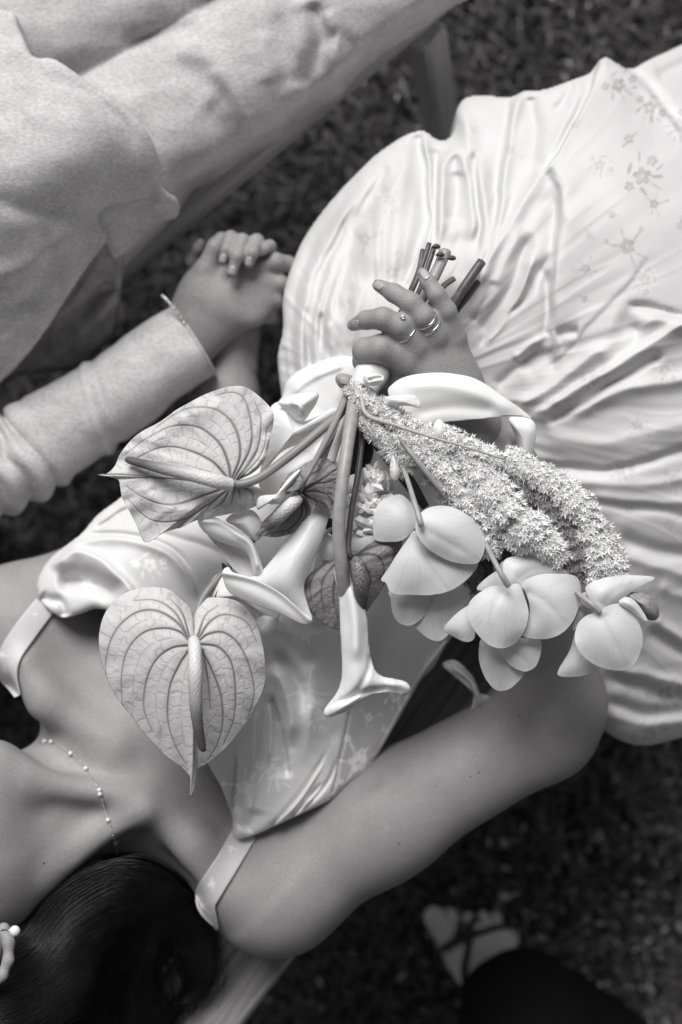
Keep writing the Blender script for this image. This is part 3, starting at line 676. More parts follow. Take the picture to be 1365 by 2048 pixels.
skirt_sprigs = [(1238, 170, 36, .2, 0, .7), (1300, 215, 34, 1, 0, .8), (1258, 278, 30, 2, 1, .7), (1285, 352, 44, -.4, 0, .8), (1309, 408, 26, 1.2, 2, .7), (1225, 430, 22, 0, 1, .6), (1255, 492, 42, .6, 2, .8),
 (1172, 537, 26, .3, 2, .6), (1170, 598, 20, .2, 1, .7), (1106, 337, 20, 1, 1, .4), (1130, 440, 20, 1, 1, .35), (730, 478, 34, 1.1, 2, .35), (795, 505, 18, 0, 1, .35), (785, 545, 34, 2, 2, .35), (1360, 250, 34, 2, 0, .5), (1363, 450, 30, 1, 1, .5),
 (1190, 760, 30, .4, 0, .4), (1330, 740, 30, 1.4, 0, .4), (1275, 850, 30, 2.2, 2, .4), (1180, 830, 26, .2, 1, .35), (1240, 940, 30, .5, 0, .35), (1110, 700, 34, 3, 2, .35), (1350, 960, 30, 1, 0, .3),
 (1310, 1170, 34, 1, 0, .3), (1330, 1390, 40, .3, 0, .5), (1250, 1385, 30, 1, 2, .35), (1300, 1470, 40, .1, 0, .4), (1340, 1050, 30, .7, 2, .3), (980, 350, 26, 1, 1, .2), (640, 640, 24, 1, 1, .25), (1400, 620, 40, 0, 0, .4), (1420, 330, 40, 1, 2, .5), (1150, 250, 26, 2, 1, .4), (1200, 330, 28, 1, 0, .4), (1180, 470, 24, .5, 1, .4), (1020, 300, 26, 2, 2, .3), (950, 260, 24, .3, 1, .25), (780, 400, 30, 1.5, 0, .25), (700, 600, 24, 2.2, 1, .25), (1060, 560, 24, 1, 1, .3), (1290, 560, 30, 2.1, 0, .4), (1340, 620, 24, .3, 1, .4), (1260, 1020, 26, 1.5, 1, .3), (1300, 900, 26, 2.6, 2, .3), (1200, 1000, 22, .4, 1, .3), (1320, 1240, 30, 1.9, 2, .3)]
SK_OUT = [(556, 712), (566, 660), (566, 600), (574, 560), (594, 505), (615, 465), (655, 410), (700, 360), (745, 315), (790, 282), (820, 266), (848, 261), (868, 274), (888, 281), (905, 268), (912, 245), (914, 220), (930, 196), (965, 190), (1020, 193), (1052, 180), (1090, 178), (1150, 157), (1180, 145), (1200, 120), (1215, 114), (1232, 124), (1262, 137), (1300, 118), (1365, 88), (1480, 30), (1620, 300), (1620, 1100), (1500, 1440), (1365, 1476), (1290, 1492), (1235, 1478), (1190, 1440), (1120, 1340), (1060, 1260), (1000, 1180), (900, 1060), (760, 940), (640, 880), (575, 830), (562, 780)]
skz = tps([(600, 740, .565), (640, 620, .580), (720, 600, .605), (850, 650, .612), (850, 400, .575), (860, 300, .535), (620, 500, .53), (760, 350, .545), (950, 400, .585), (1030, 250, .55), (1215, 150, .53), (1150, 300, .59), (1365, 120, .47), (1000, 700, .615), (1200, 600, .63), (1250, 400, .62), (1365, 500, .62), (1365, 300, .57), (1365, 900, .62), (1150, 1000, .595), (1300, 1200, .575), (1270, 1400, .52), (1400, 1450, .50), (900, 900, .58), (1000, 1200, .50), (1600, 700, .6), (1600, 1300, .52), (700, 850, .575)])
mm = .001
skirt_folds = [
 # tight gathers at the left, from waist outwards
 ([(590, 780), (583, 680), (600, 560), (650, 450), (740, 340)], 9, 7, -7*mm, .1, .2), ([(605, 780), (603, 680), (622, 560), (672, 455), (735, 375)], 7, 6, 6*mm, .1, .2),
 ([(618, 770), (620, 680), (640, 570), (680, 470), (720, 400)], 6, 9, -8*mm, .1, .2), ([(636, 745), (630, 650), (655, 560), (705, 450), (760, 360)], 7, 7, 6*mm, .1, .2),
 ([(655, 740), (645, 650), (665, 560), (705, 455), (770, 340)], 6, 9, -9*mm, .1, .15), ([(668, 720), (658, 640), (672, 570), (700, 510)], 6, 6, 5*mm), ([(672, 650), (678, 590), (700, 510), (715, 440)], 8, 16, -8*mm, .2, .2),
 ([(640, 735), (637, 690), (646, 620)], 4, 4, -4*mm), ([(656, 735), (651, 690), (656, 640)], 4, 4, 4*mm), ([(622, 740), (612, 670), (614, 610)], 4, 4, -3.5*mm), ([(570, 800), (572, 760), (566, 690)], 5, 5, -5*mm),
 ([(680, 735), (690, 650), (705, 560)], 7, 7, -5*mm), ([(700, 700), (712, 620), (735, 560)], 10, 8, 4*mm),
 ([(770, 320), (765, 360), (750, 400), (700, 470)], 7, 10, -8*mm, .15, .25), ([(800, 300), (790, 350), (760, 400)], 7, 9, -5*mm),
 ([(735, 560), (760, 450), (800, 350), (830, 320)], 26, 26, 9*mm, .2, .2),
 # deep fold towards the cut stems
 ([(838, 262), (850, 330), (856, 400), (858, 440), (845, 490), (815, 550), (790, 600)], 4, 24, -14*mm, .05, .2),
 ([(850, 275), (858, 340), (861, 400), (862, 440), (850, 490), (828, 540)], 5, 7, 11*mm, .05, .2),
 ([(872, 290), (872, 350), (870, 430), (868, 490)], 6, 9, -12*mm, .1, .15),
 ([(880, 500), (885, 420), (885, 350), (902, 310), (925, 315), (940, 370), (948, 440), (940, 500)], 9, 8, 11*mm, .12, .15), 
 ([(915, 340), (912, 400), (908, 450)], 14, 14, -7*mm), ([(905, 505), (925, 485), (945, 500)], 18, 18, -5*mm, .4, .4), ([(950, 300), (952, 380), (958, 460), (950, 520)], 5, 8, -12*mm, .1, .15),
 ([(925, 200), (935, 280), (962, 360), (975, 440), (950, 530), (915, 600)], 18, 16, 11*mm, .1, .1), ([(1020, 195), (1012, 280), (995, 370), (985, 460), (955, 560), (925, 610)], 6, 20, -9*mm, .05, .15),
 ([(1045, 185), (1022, 260), (1012, 350), (1000, 430), (965, 520), (935, 600)], 8, 7, 10*mm, .05, .15), ([(1060, 190), (1070, 260), (1062, 330), (1045, 400)], 10, 20, -9*mm, .05, .4),
 ([(1150, 165), (1125, 205), (1100, 235)], 7, 7, -9*mm, .1, .3), ([(1175, 160), (1150, 210), (1105, 300), (1060, 380), (1010, 470), (970, 540), (930, 610)], 14, 12, 8*mm, .1, .15),
 # overlapping layer with a crisp edge
 ([(1200, 120), (1172, 190), (1140, 255), (1105, 315), (1075, 350)], 3, 18, -9*mm, .03, .1), ([(1207, 118), (1180, 190), (1148, 257), (1114, 315), (1085, 348)], 40, 3.5, 8*mm, .03, .1),
 ([(1232, 122), (1290, 165), (1330, 215), (1372, 265)], 10, 4, -12*mm, .1, .0), ([(1225, 128), (1284, 170), (1325, 222), (1366, 272)], 5, 12, 6*mm, .1, 0), ([(1310, 150), (1345, 135), (1400, 110)], 8, 8, -7*mm),
 ([(1240, 200), (1290, 240), (1330, 330)], 40, 40, -5*mm, .3, .3),
 # pocket fold
 ([(1090, 352), (1110, 358), (1124, 385), (1124, 430), (1118, 500), (1112, 560), (1100, 640), (1092, 690)], 46, 5, 7*mm, .1, .1),
 ([(1098, 368), (1106, 400), (1106, 460), (1100, 540)], 10, 22, -8*mm, .25, .5), ([(1070, 520), (1090, 560), (1097, 650), (1085, 690)], 12, 9, -10*mm, .3, .15),
 ([(1110, 500), (1080, 540), (1050, 590), (1000, 650), (955, 690)], 5, 8, -8*mm, .15, .1), ([(1072, 500), (1048, 570), (1010, 640), (965, 690)], 5, 6, 8*mm, .15, .1), ([(1060, 460), (1035, 540), (1000, 610), (950, 670)], 9, 8, -8*mm, .15, .1),
 ([(1045, 440), (1015, 520), (980, 580), (940, 640)], 9, 9, 6*mm), ([(990, 560), (965, 610), (940, 650)], 6, 6, -5*mm), ([(1085, 690), (1030, 740), (985, 775)], 8, 8, -5*mm),
 # long pulls to the right
 ([(1310, 500), (1260, 570), (1200, 630), (1140, 700), (1080, 750)], 34, 4, -2.2*mm, .2, .1),
 ([(1100, 665), (1060, 690), (1025, 720)], 6, 6, 5*mm), ([(1120, 700), (1065, 720), (1030, 740)], 26, 22, -7*mm, .3, .3), ([(1160, 665), (1130, 665), (1110, 672)], 12, 12, -6*mm),
 ([(1230, 690), (1180, 715), (1120, 760), (1060, 800), (1035, 815)], 18, 8, 7*mm, .15, .1), ([(1225, 640), (1265, 655), (1300, 670)], 30, 30, -6*mm, .4, .4), ([(1250, 610), (1300, 615), (1370, 635)], 6, 8, -7*mm, .2, 0), ([(1270, 660), (1310, 640), (1370, 648)], 14, 14, 7*mm, .3, 0),
 ([(1372, 642), (1300, 690), (1210, 745), (1120, 800), (1060, 840)], 24, 7, 9*mm, 0, .1), ([(1330, 710), (1280, 735), (1220, 770), (1150, 815), (1090, 850)], 5, 10, -10*mm, .1, .1), ([(1372, 760), (1290, 770), (1200, 800), (1120, 840)], 14, 14, 6*mm, 0, .2),
 ([(1075, 850), (1120, 880), (1200, 890), (1300, 865), (1372, 850)], 20, 20, 8*mm, .2, 0), ([(1070, 925), (1140, 935), (1200, 942), (1280, 925), (1372, 900)], 6, 12, -11*mm, .1, 0), ([(1085, 948), (1160, 965), (1260, 970), (1372, 960)], 12, 12, 6*mm, .1, 0),
 ([(1160, 1005), (1240, 1015), (1310, 1020), (1372, 1032)], 9, 6, -6*mm, .2, 0), ([(1170, 990), (1260, 1000), (1372, 1005)], 8, 8, 5*mm, .2, 0), ([(1230, 1075), (1300, 1098), (1372, 1112)], 10, 10, -9*mm, .2, 0), ([(1240, 1110), (1300, 1130), (1372, 1150)], 14, 14, 7*mm, .2, 0),
 ([(1290, 1255), (1330, 1285), (1390, 1318)], 10, 12, -12*mm, .2, 0), ([(1300, 1235), (1340, 1260), (1400, 1295)], 12, 10, 9*mm, .2, 0), ([(1200, 1350), (1270, 1370), (1330, 1392), (1400, 1400)], 12, 14, -13*mm, .15, 0), ([(1230, 1340), (1290, 1350), (1400, 1375)], 12, 10, 9*mm, .2, 0),
 ([(1200, 1400), (1290, 1425), (1400, 1420)], 12, 12, -10*mm, .15, 0), ([(1210, 1430), (1290, 1450), (1400, 1440)], 12, 12, 8*mm, .15, 0), ([(1310, 1170), (1350, 1190), (1400, 1200)], 14, 10, 6*mm, .2, 0)]
def skirt_extra(x, y):
    a = np.arctan2(y-800, x-760); r = np.hypot(y-800, x-760)
    f = np.clip(1-r/900, .25, 1)*np.clip((r-60)/200, 0, 1)
    z = .0016*noise2(a*26, r/260, 21)*f
    z += .004*fbm(x/170, y/170, 2, 31)
    z += .0005*(1-np.abs(noise2(a*19+.6*noise2(x/120, y/120, 3), r/330, 27)))**3*np.clip((r-120)/150, 0, 1)
    m = (x > 1100)*np.clip((y-780)/150, 0, 1)
    return z+m*(.0008*noise2(x/240+y/500, y/26+x/130, 41))
cloth('skirt', SK_OUT, skz, M_SATIN, bride, step=3.2, folds=[(f[0], f[1]*(1.5 if f[1] < 12 and f[1] > 3.6 else 1.1), f[2]*(1.5 if f[2] < 12 and f[2] > 3.6 else 1.1), f[3]*(.45 if min(q[0] for q in f[0]) > 1060 and min(q[1] for q in f[0]) > 830 else .8 if max(f[1], f[2]) < 12.5 and min(f[1], f[2]) > 4 else .95))+tuple(f[4:]) for f in skirt_folds], edge_w=34, edge_h=.016, drop=.16, margin=12, extra=skirt_extra, attrs={'weave': weave([(a, b, c*1.1, d, e, min(1, f*1.45)) for a, b, c, d, e, f in skirt_sprigs])}, label='full white satin skirt with woven flower sprigs', warp=2.5)

BO_OUT = [(74, 1168), (84, 1140), (104, 1113), (140, 1085), (165, 1065), (195, 1030), (235, 1000), (300, 950), (400, 900), (500, 850), (560, 800), (575, 760), (620, 730), (700, 712), (790, 760), (900, 900), (1010, 1060), (1000, 1180), (940, 1240), (897, 1285), (868, 1335), (842, 1362), (800, 1435), (765, 1495), (732, 1553), (700, 1572), (668, 1597), (610, 1625), (560, 1648), (530, 1662), (500, 1674), (476, 1677), (466, 1668), (464, 1635), (452, 1600), (440, 1570), (425, 1545), (400, 1500), (360, 1430), (300, 1330), (240, 1240), (196, 1217), (160, 1228), (126, 1236), (100, 1222), (80, 1200)]
boz = tps([(600, 1300, .618), (450, 1150, .616), (250, 1120, .588), (120, 1160, .563), (500, 1600, .583), (480, 1670, .577), (430, 1560, .583), (720, 1500, .560), (850, 1330, .545), (700, 1100, .605), (600, 850, .60), (900, 1100, .575), (700, 750, .618), (300, 1230, .592), (360, 1400, .594), (180, 1040, .55), (400, 950, .57), (560, 790, .588), (640, 1590, .572)])
bo_folds = [
 ([(100, 1140), (150, 1105), (200, 1118), (240, 1155), (275, 1200)], 8, 30, 10*mm, .15, .1), ([(110, 1170), (160, 1160), (210, 1175), (240, 1200)], 22, 22, -13*mm, .2, .2),
 ([(120, 1100), (170, 1085), (240, 1078), (320, 1100), (370, 1140), (400, 1200)], 5, 12, 5*mm, .1, .1), ([(165, 1070), (240, 1068), (330, 1088), (385, 1140)], 5, 5, -4*mm), ([(190, 1060), (230, 1030), (260, 1015)], 4, 4, -3.5*mm),
 ([(80, 1190), (100, 1200), (122, 1205), (130, 1235)], 10, 10, -6*mm, .1, .1), ([(300, 1060), (400, 1090), (470, 1120)], 10, 10, -4*mm),
 ([(440, 1140), (520, 1220), (580, 1290), (612, 1360), (622, 1450), (600, 1540)], 30, 20, 9*mm, .2, .25), ([(530, 1290), (570, 1320), (602, 1370), (607, 1430)], 18, 12, -8*mm, .25, .3),
 ([(532, 1330), (560, 1360), (582, 1420), (585, 1500)], 20, 13, 9*mm, .2, .3), ([(543, 1385), (554, 1430), (570, 1500), (576, 1558)], 4, 13, -7*mm, .1, .1), ([(540, 1400), (541, 1470), (539, 1530)], 5, 3.5, 4.5*mm, .15, .2),
 ([(516, 1420), (514, 1490), (510, 1560), (500, 1640)], 4, 4, 3.5*mm, .1, .2), ([(475, 1500), (467, 1600), (468, 1670)], 4, 4, -3.5*mm, .2, 0), ([(490, 1665), (505, 1640), (512, 1615)], 18, 18, -5*mm, .2, .3),
 ([(535, 1660), (580, 1610), (620, 1560), (660, 1490)], 3.5, 3.5, -4*mm, .1, .4), ([(545, 1655), (600, 1600), (650, 1520)], 4, 4, 3*mm, .1, .3), ([(570, 1645), (610, 1605), (650, 1560)], 3, 3, -3*mm, .1, .3), ([(590, 1636), (630, 1590)], 3, 3, 2.5*mm, .1, .3), ([(600, 1625), (645, 1580), (680, 1510)], 3, 3, -2.5*mm, .1, .3),
 ([(560, 1260), (600, 1310), (640, 1330)], 20, 20, -5*mm, .3, .3), ([(698, 1420), (684, 1500), (664, 1590)], 2.5, 2.5, -2.5*mm, .05, .02), ([(895, 1285), (845, 1350), (800, 1425), (755, 1510)], 4, 4, 2.5*mm, 0, .1),
 ([(585, 790), (620, 760), (690, 730)], 8, 5, 1.6*mm, .1, .1), ([(560, 815), (600, 860), (700, 900)], 26, 26, -2.5*mm), ([(520, 930), (580, 880), (660, 850)], 32, 32, 3*mm)]
def panel(px, py):
    xs = 698+(py-1420)*-.20
    return (.50+(np.clip((xs-px)/3, 0, 1)*.58-.50)*np.clip((py-1200)/140, 0, 1))*np.clip((px-430)/60, .45, 1)
bo_sprigs = [(175, 1165, 26, .3, 1, .5), (300, 1130, 30, .3, 0, .5), (270, 1125, 22, 2, 1, .4), (547, 1545, 36, .8, 0, .8), (488, 1575, 34, -1.5, 2, .9), (475, 1620, 22, 1, 1, .8), (716, 1525, 44, -.5, 2, 1), (725, 1505, 24, 2, 1, .9), (738, 1435, 20, 1.2, 2, .8), (770, 1460, 18, .6, 1, .7), (792, 1392, 28, .8, 0, .8), (610, 1380, 40, .2, 2, .5), (640, 1430, 30, 2, 0, .5), (612, 1270, 26, .9, 1, .5), (560, 1450, 24, 0, 1, .45), (585, 1500, 20, 2, 1, .4), (670, 1480, 24, 1.4, 2, .4), (745, 1560, 20, 1, 1, .6), (580, 1210, 26, 1, 1, .4), (440, 1590, 20, 1, 1, .5), (655, 860, 20, .4, 1, .3)]
cloth('bodice', BO_OUT, boz, M_BODICE, bride, step=2.8, folds=[(f[0], f[1], f[2], f[3]*1.4)+tuple(f[4:]) for f in bo_folds], edge_w=20, edge_h=.008, drop=.05, margin=6, extra=lambda x, y: .0025*fbm(x/90, y/90, 3, 51), attrs={'weave': weave([(a, b, c*1.25, d, e, min(1, f*1.3)) for a, b, c, d, e, f in bo_sprigs], panel)}, label='fitted satin bodice with woven flower sprigs', warp=1.5)

def strap(pts, Wd, off, sprigs, m):
    p = resample(cr(pts, 8), 60); T = np.gradient(p[:, :2], axis=0); T /= np.linalg.norm(T, axis=1)[:, None]; Nn = np.stack([-T[:, 1], T[:, 0]], -1); nv = 17; V = []; uv = []; zl = None
    for i in range(len(p)):
        row = []
        for v in np.linspace(-1, 1, nv):
            x, y = p[i, :2]+Nn[i]*v*p[i, 2]/2; h = hit(x, y, off); uv.append((x, y)); row.append(h)
        zs = [h[2] for h in row if h is not None]; zz = np.median(zs) if zs else .5
        for j, h in enumerate(row): V.append(h if h is not None else P(uv[len(uv)-nv+j][0], uv[len(uv)-nv+j][1], zz-.004))
    V = np.array(V).reshape(len(p), nv, 3)
    for _ in range(6): V[1:-1] = V[1:-1]*.4+.3*(V[:-2]+V[2:]); V[:, 1:-1] = V[:, 1:-1]*.6+.2*(V[:, :-2]+V[:, 2:])
    V = V.reshape(-1, 3); V[:, 2] += off; uv = np.array(uv)
    return mesh_obj('shoulder_strap', V, grid_faces(len(p), nv)[:, ::1], m, bride, attrs={'weave': weave(sprigs)(uv[:, 0], uv[:, 1])}, uv=uv/100, solid=.0008)
strap([(492, 1664, 50), (455, 1725, 50), (424, 1775, 50), (413, 1808, 42), (428, 1840, 22), (438, 1856, 8)], 46, .0012, [(462, 1698, 20, 0, 1, 1), (425, 1765, 22, 1, 1, 1), (408, 1810, 22, 2, 2, 1)], M_BODICE)
strap([(90, 1212, 44), (52, 1262, 46), (22, 1312, 44), (20, 1350, 36), (38, 1392, 16)], 42, .0012, [(8, 1310, 22, 0, 1, .8), (14, 1340, 20, 1, 1, .8), (70, 1230, 14, 1, 1, .6)], M_BODICE)

# ------------------------------------------------------------------ jewellery
def ball(name, c, r, m, parent, seg=12, scale=(1, 1, 1)):
    u = np.linspace(0, 2*math.pi, seg, endpoint=False); v = np.linspace(0, math.pi, seg//2+1)[1:-1]
    V = [(r*math.sin(b)*math.cos(a)*scale[0], r*math.sin(b)*math.sin(a)*scale[1], r*math.cos(b)*scale[2]) for a in u for b in v]
    nv = len(v); F = [list(f) for f in grid_faces(seg, nv, True)[:, ::-1]]; k = len(V); V += [(0, 0, r*scale[2]), (0, 0, -r*scale[2])]
    F += [[k, i*nv, ((i+1) % seg)*nv] for i in range(seg)]+[[k+1, ((i+1) % seg)*nv+nv-1, i*nv+nv-1] for i in range(seg)]
    return mesh_obj(name, np.array(V)+np.array(c), F, m, parent)
neck_pts = resample(cr([(80, 1492), (92, 1484), (105, 1484), (143, 1507), (173, 1538), (198, 1581), (218, 1640), (230, 1684), (238, 1718), (246, 1745)], 10), 130)
chain = []
for x, y in neck_pts:
    h = hit(x, y, .0008)
    if h is not None: chain.append(h)
chain = np.array(chain)
geo = []
for i, c in enumerate(chain[::1]):
    d = .00085; V0 = np.array([(d, 0, 0), (0, d, 0), (-d, 0, 0), (0, -d, 0), (0, 0, d), (0, 0, -d)])*(1.25 if i % 2 else .8)+c
    geo.append((V0, np.array([(0, 1, 4, 4), (1, 2, 4, 4), (2, 3, 4, 4), (3, 0, 4, 4), (1, 0, 5, 5), (2, 1, 5, 5), (3, 2, 5, 5), (0, 3, 5, 5)])))
V, F = join_geo(geo); necklace = mesh_obj('necklace', V, tri_fix(F), M_METAL, bride, label='fine chain necklace set with small pearls')
for x, y in ((92, 1484), (105, 1484), (143, 1507), (173, 1538), (198, 1581), (199, 1588), (218, 1640), (230, 1684), (238, 1718)):
    h = hit(x, y, .0016)
    if h is not None: ball('pearl', h, .0019, M_PEARL, necklace)
def ring(c, nrm, r, tr, m, parent, tx=None, flat=1.6):
    """band of radius r round a finger with axis nrm"""
    q = Vector(nrm).to_track_quat('Z', 'Y').to_matrix(); V = []
    for a in np.linspace(0, 2*math.pi, 48, endpoint=False):
        for b in np.linspace(0, 2*math.pi, 8, endpoint=False):
            V.append(q @ Vector(((r+tr*math.cos(b))*math.cos(a), (r+tr*math.cos(b))*math.sin(a), tr*flat*math.sin(b))))
    V = np.array([tuple(v) for v in V])+np.array(c); i, j = np.meshgrid(np.arange(48), np.arange(8), indexing='ij'); i2 = (i+1) % 48; j2 = (j+1) % 8
    F = np.stack([i*8+j, i2*8+j, i2*8+j2, i*8+j2], -1).reshape(-1, 4)
    return mesh_obj('ring', V, F, m, parent)
def finger_ring(f, seg, t, dr=.0004, **k):
    a, b = f[seg], f[seg+1]; A, B = P(*a[:3]), P(*b[:3]); c = A+(B-A)*t; r = (a[3]*(1-t)+b[3]*t)/float(S(c[2])); return ring(c, B-A, r+dr, **k), c, r
for t_, tr, sg in ((.46, .00075, 0), (.80, .0007, 0)):
    finger_ring(FING[2], sg, t_, tr=tr, m=M_METAL, parent=bride)
rg, c, r = finger_ring(FING[1], 0, .62, tr=.0006, m=M_METAL, parent=bride)
sp = hit(805, 636, .001)
for a in range(6): ball('claw', sp+np.array([math.cos(a*1.05)*.0018, math.sin(a*1.05)*.0018, .0004]), .0006, M_METAL, rg, 8)
ball('stone', sp+np.array([0, 0, .0009]), .0019, M_GEM, rg, 8, (1, 1, .7))

# ------------------------------------------------------------------ ear, earring, hair
EarB = Body((-.31, -.42, .54), (-.22, -.28, .69), .001)
EarB.cone((-20, 1880, .625, 30), (-35, 1930, .622, 34), 0, fz=.5)
EarB.chain([(8, 1858, .632, 13), (18, 1885, .636, 11), (17, 1920, .640, 10), (5, 1950, .642, 10), (-20, 1975, .642, 11), (-55, 1975, .64, 12)], .004)
EarB.cone((-5, 1905, .652, 10), (-20, 1940, .652, 12), .006, sub=True)
V, F = EarB.mesh(2); mesh_obj('ear', V, F, M_SKIN, bride)
er = tube('earring', [(-30, 1857, .655, 2.2), (-5, 1860, .659, 2.2), (12, 1860, .657, 2.2), (22, 1862, .652, 2)], M_METAL, bride, 8, label='curved wire earring with a pearl')
ball('pearl', P(30, 1862, .652), .0043, M_PEARL, er, 24)
HR = [(-500, 1700), (-300, 1880), (-60, 1985), (20, 1968), (38, 1930), (50, 1880), (90, 1808), (145, 1770), (200, 1738), (235, 1722), (270, 1726), (320, 1750), (370, 1790), (412, 1850), (434, 1905), (430, 1960), (400, 2000), (360, 2003), (372, 1970), (376, 1930), (360, 1897), (335, 1892), (312, 1910), (303, 1945), (310, 1985), (330, 2015), (334, 2060), (300, 2200), (-100, 2400), (-500, 2300)]
hz = tps([(-500, 1900, .60), (0, 2000, .628), (60, 1900, .59), (150, 1800, .575), (235, 1740, .572), (350, 1800, .545), (425, 1900, .478), (420, 1970, .458), (370, 1995, .455), (300, 1930, .485), (335, 1885, .485), (200, 1950, .57), (150, 2100, .58), (320, 2050, .465), (-200, 2200, .6), (250, 2200, .5)])
hair = cloth('hair', HR, hz, M_HAIR, bride, step=5, edge_w=26, edge_h=.014, drop=.05, margin=6, extra=lambda x, y: .004*noise2(x/90+y/60, y/30-x/70, 4), label='long straight black hair spread over the bench')
guides = [[(-120, 1960), (40, 1880), (110, 1790), (235, 1728), (330, 1760), (405, 1850), (430, 1930), (405, 1990), (368, 2000)],
          [(-120, 1990), (60, 1920), (130, 1830), (240, 1765), (330, 1800), (390, 1880), (405, 1950), (385, 1995)],
          [(-120, 2020), (60, 1960), (150, 1870), (250, 1820), (320, 1850), (300, 1900), (305, 1980), (332, 2060)],
          [(-120, 2060), (60, 2010), (160, 1930), (240, 1890), (290, 1930), (290, 2000), (310, 2090)],
          [(-120, 2120), (60, 2080), (150, 2030), (210, 2010), (250, 2040), (270, 2110)]]
G = np.array([resample(cr(g, 8), 26) for g in guides]); gn = len(guides)
n = 2300; u = rng.uniform(0, gn-1.001, n)**1.0; i0 = u.astype(int); fr = (u-i0)[:, None, None]; C = G[i0]*(1-fr)+G[i0+1]*fr
jit = rng.normal(0, 3.2, (n, 1, 2))+rng.normal(0, 3, (n, 1, 2))*np.linspace(-1, 1, 26)[None, :, None]; C = C+jit
wob = np.stack([noise2(C[..., 0]/50+i0[:, None]*3, np.arange(n)[:, None]*.37+0*C[..., 0], 8), noise2(C[..., 1]/50, np.arange(n)[:, None]*.41+0*C[..., 0], 18)], -1)*3.0; C = C+wob
hole = np.hypot((C[..., 0]-340)/37, (C[..., 1]-1945)/50); C = C+rng.normal(0, 9, (n, 1, 2))*(rng.uniform(0, 1, (n, 1, 1)) < .16)*1.3*np.linspace(.2, 1.6, 26)[None, :, None]; hole = np.hypot((C[..., 0]-340)/37, (C[..., 1]-1945)/50); zz = hz(C[..., 0], C[..., 1])+rng.uniform(.002, .008, (n, 1))
th_ = np.arctan2((C[..., 1]-1945)/50, (C[..., 0]-340)/37); inn = hole < 1.04
C[..., 0] = np.where(inn, 340+37*1.04*np.cos(th_), C[..., 0]); C[..., 1] = np.where(inn, 1945+50*1.04*np.sin(th_), C[..., 1])
W3 = P(C[..., 0], C[..., 1], zz); T = np.gradient(W3, axis=1); T /= np.linalg.norm(T, axis=2)[..., None]+1e-9; sd_ = np.cross(T, [0, 0, 1.0]); sd_ /= np.linalg.norm(sd_, axis=2)[..., None]+1e-9
rw = (rng.uniform(.00028, .0006, (n, 1))*np.linspace(1, .45, 26)[None])[..., None]; up_ = np.array([0, 0, 1.0])
V = np.stack([W3-sd_*rw, W3+up_*rw*.9, W3+sd_*rw], 2).reshape(n, 26*3, 3); b = []
for k in range(25):
    for j in range(2): b.append((k*3+j, k*3+j+1, (k+1)*3+j+1, (k+1)*3+j))
F = (np.arange(n)[:, None, None]*78+np.array(b)[None]).reshape(-1, 4)
mesh_obj('hair_strands', V.reshape(-1, 3), F, M_STRAND, hair, kind='stuff')
for mx_, my_ in ((941, 1554), (958, 1545), (798, 1687), (88, 1727), (1039, 1433)):
    h_ = hit(mx_, my_, -.0001)
    if h_ is not None: ball('mole', h_, .0008, M_HAIR, body, 8, (1, 1, .5))
# ------------------------------------------------------------------ the groom
groom = thing('person', P(150, 300, .44), 'man in pale linen suit lying on the far bench holding her hand', 'person')
def ridge(axis, w_, zc, h):
    """cylinder-like height of a limb"""
    poly = cr(axis, 6)
    def f(x, y):
        d, t, s = seg_dist(x, y, poly); u = np.clip(d/w_, 0, 1); return h*np.sqrt(1-u*u)
    return f
leg_r = ridge([(60, 420), (300, 230), (560, 60), (900, -150)], 190, 0, .075)
leg_f = ridge([(60, 40), (300, -60), (700, -320)], 190, 0, .07)
tz = lambda x, y: .475+np.maximum(leg_r(x, y), leg_f(x, y))
TR = [(225, 560), (205, 480), (100, 400), (0, 300), (-200, 150), (-200, -250), (300, -400), (1100, -350), (1050, -110), (900, -12), (860, 20), (760, 85), (700, 140), (677, 172), (640, 190), (588, 228), (560, 258), (500, 288), (455, 318), (430, 335), (395, 352), (362, 372), (345, 420), (330, 455), (265, 520)]
tf = [([(420, 0), (400, 40), (340, 62), (277, 80), (240, 76)], 16, 16, -12*mm, 0, .15), ([(260, 90), (350, 120), (420, 170), (470, 230), (490, 275)], 30, 34, -8*mm, .25, .3),
 ([(330, 85), (410, 115), (470, 160), (520, 230)], 26, 20, 6*mm, .2, .3), ([(620, 0), (640, 60), (632, 120), (600, 190)], 14, 18, -14*mm, .1, .2), ([(600, 0), (608, 60), (600, 130)], 12, 12, 7*mm, .1, .3),
 ([(655, 20), (672, 80), (678, 150)], 10, 12, 8*mm, .1, .1), ([(660, 60), (700, 90), (740, 100)], 12, 14, -7*mm), ([(550, 10), (560, 70), (575, 130), (570, 190)], 14, 14, -6*mm, .2, .2), ([(420, 130), (470, 190), (505, 250)], 12, 12, 5*mm),
 ([(330, 370), (380, 345), (440, 320), (500, 285), (600, 215), (680, 160)], 16, 14, -12*mm, .1, .2), ([(400, 200), (440, 240), (480, 300)], 26, 20, -9*mm, .3, .1), ([(520, 60), (530, 120), (540, 170)], 14, 14, 5*mm)]
cloth('trousers', TR, tz, M_TROUSER, groom, step=6, folds=[(f[0], f[1]*1.4, f[2]*1.4, f[3]*.6)+tuple(f[4:]) for f in tf], edge_w=34, edge_h=.03, drop=.045, margin=8, extra=lambda x, y: .002*fbm(x/90, y/70, 2, 61), warp=4)
JA = [(-250, 40), (0, 18), (40, 60), (66, 112), (110, 118), (180, 165), (240, 205), (285, 250), (308, 290), (318, 340), (322, 366), (336, 384), (352, 394), (358, 412), (350, 432), (322, 438), (285, 436), (262, 440), (240, 458), (205, 488), (170, 532), (135, 585), (100, 640), (55, 702), (0, 760), (-120, 860), (-400, 900), (-500, 300)]
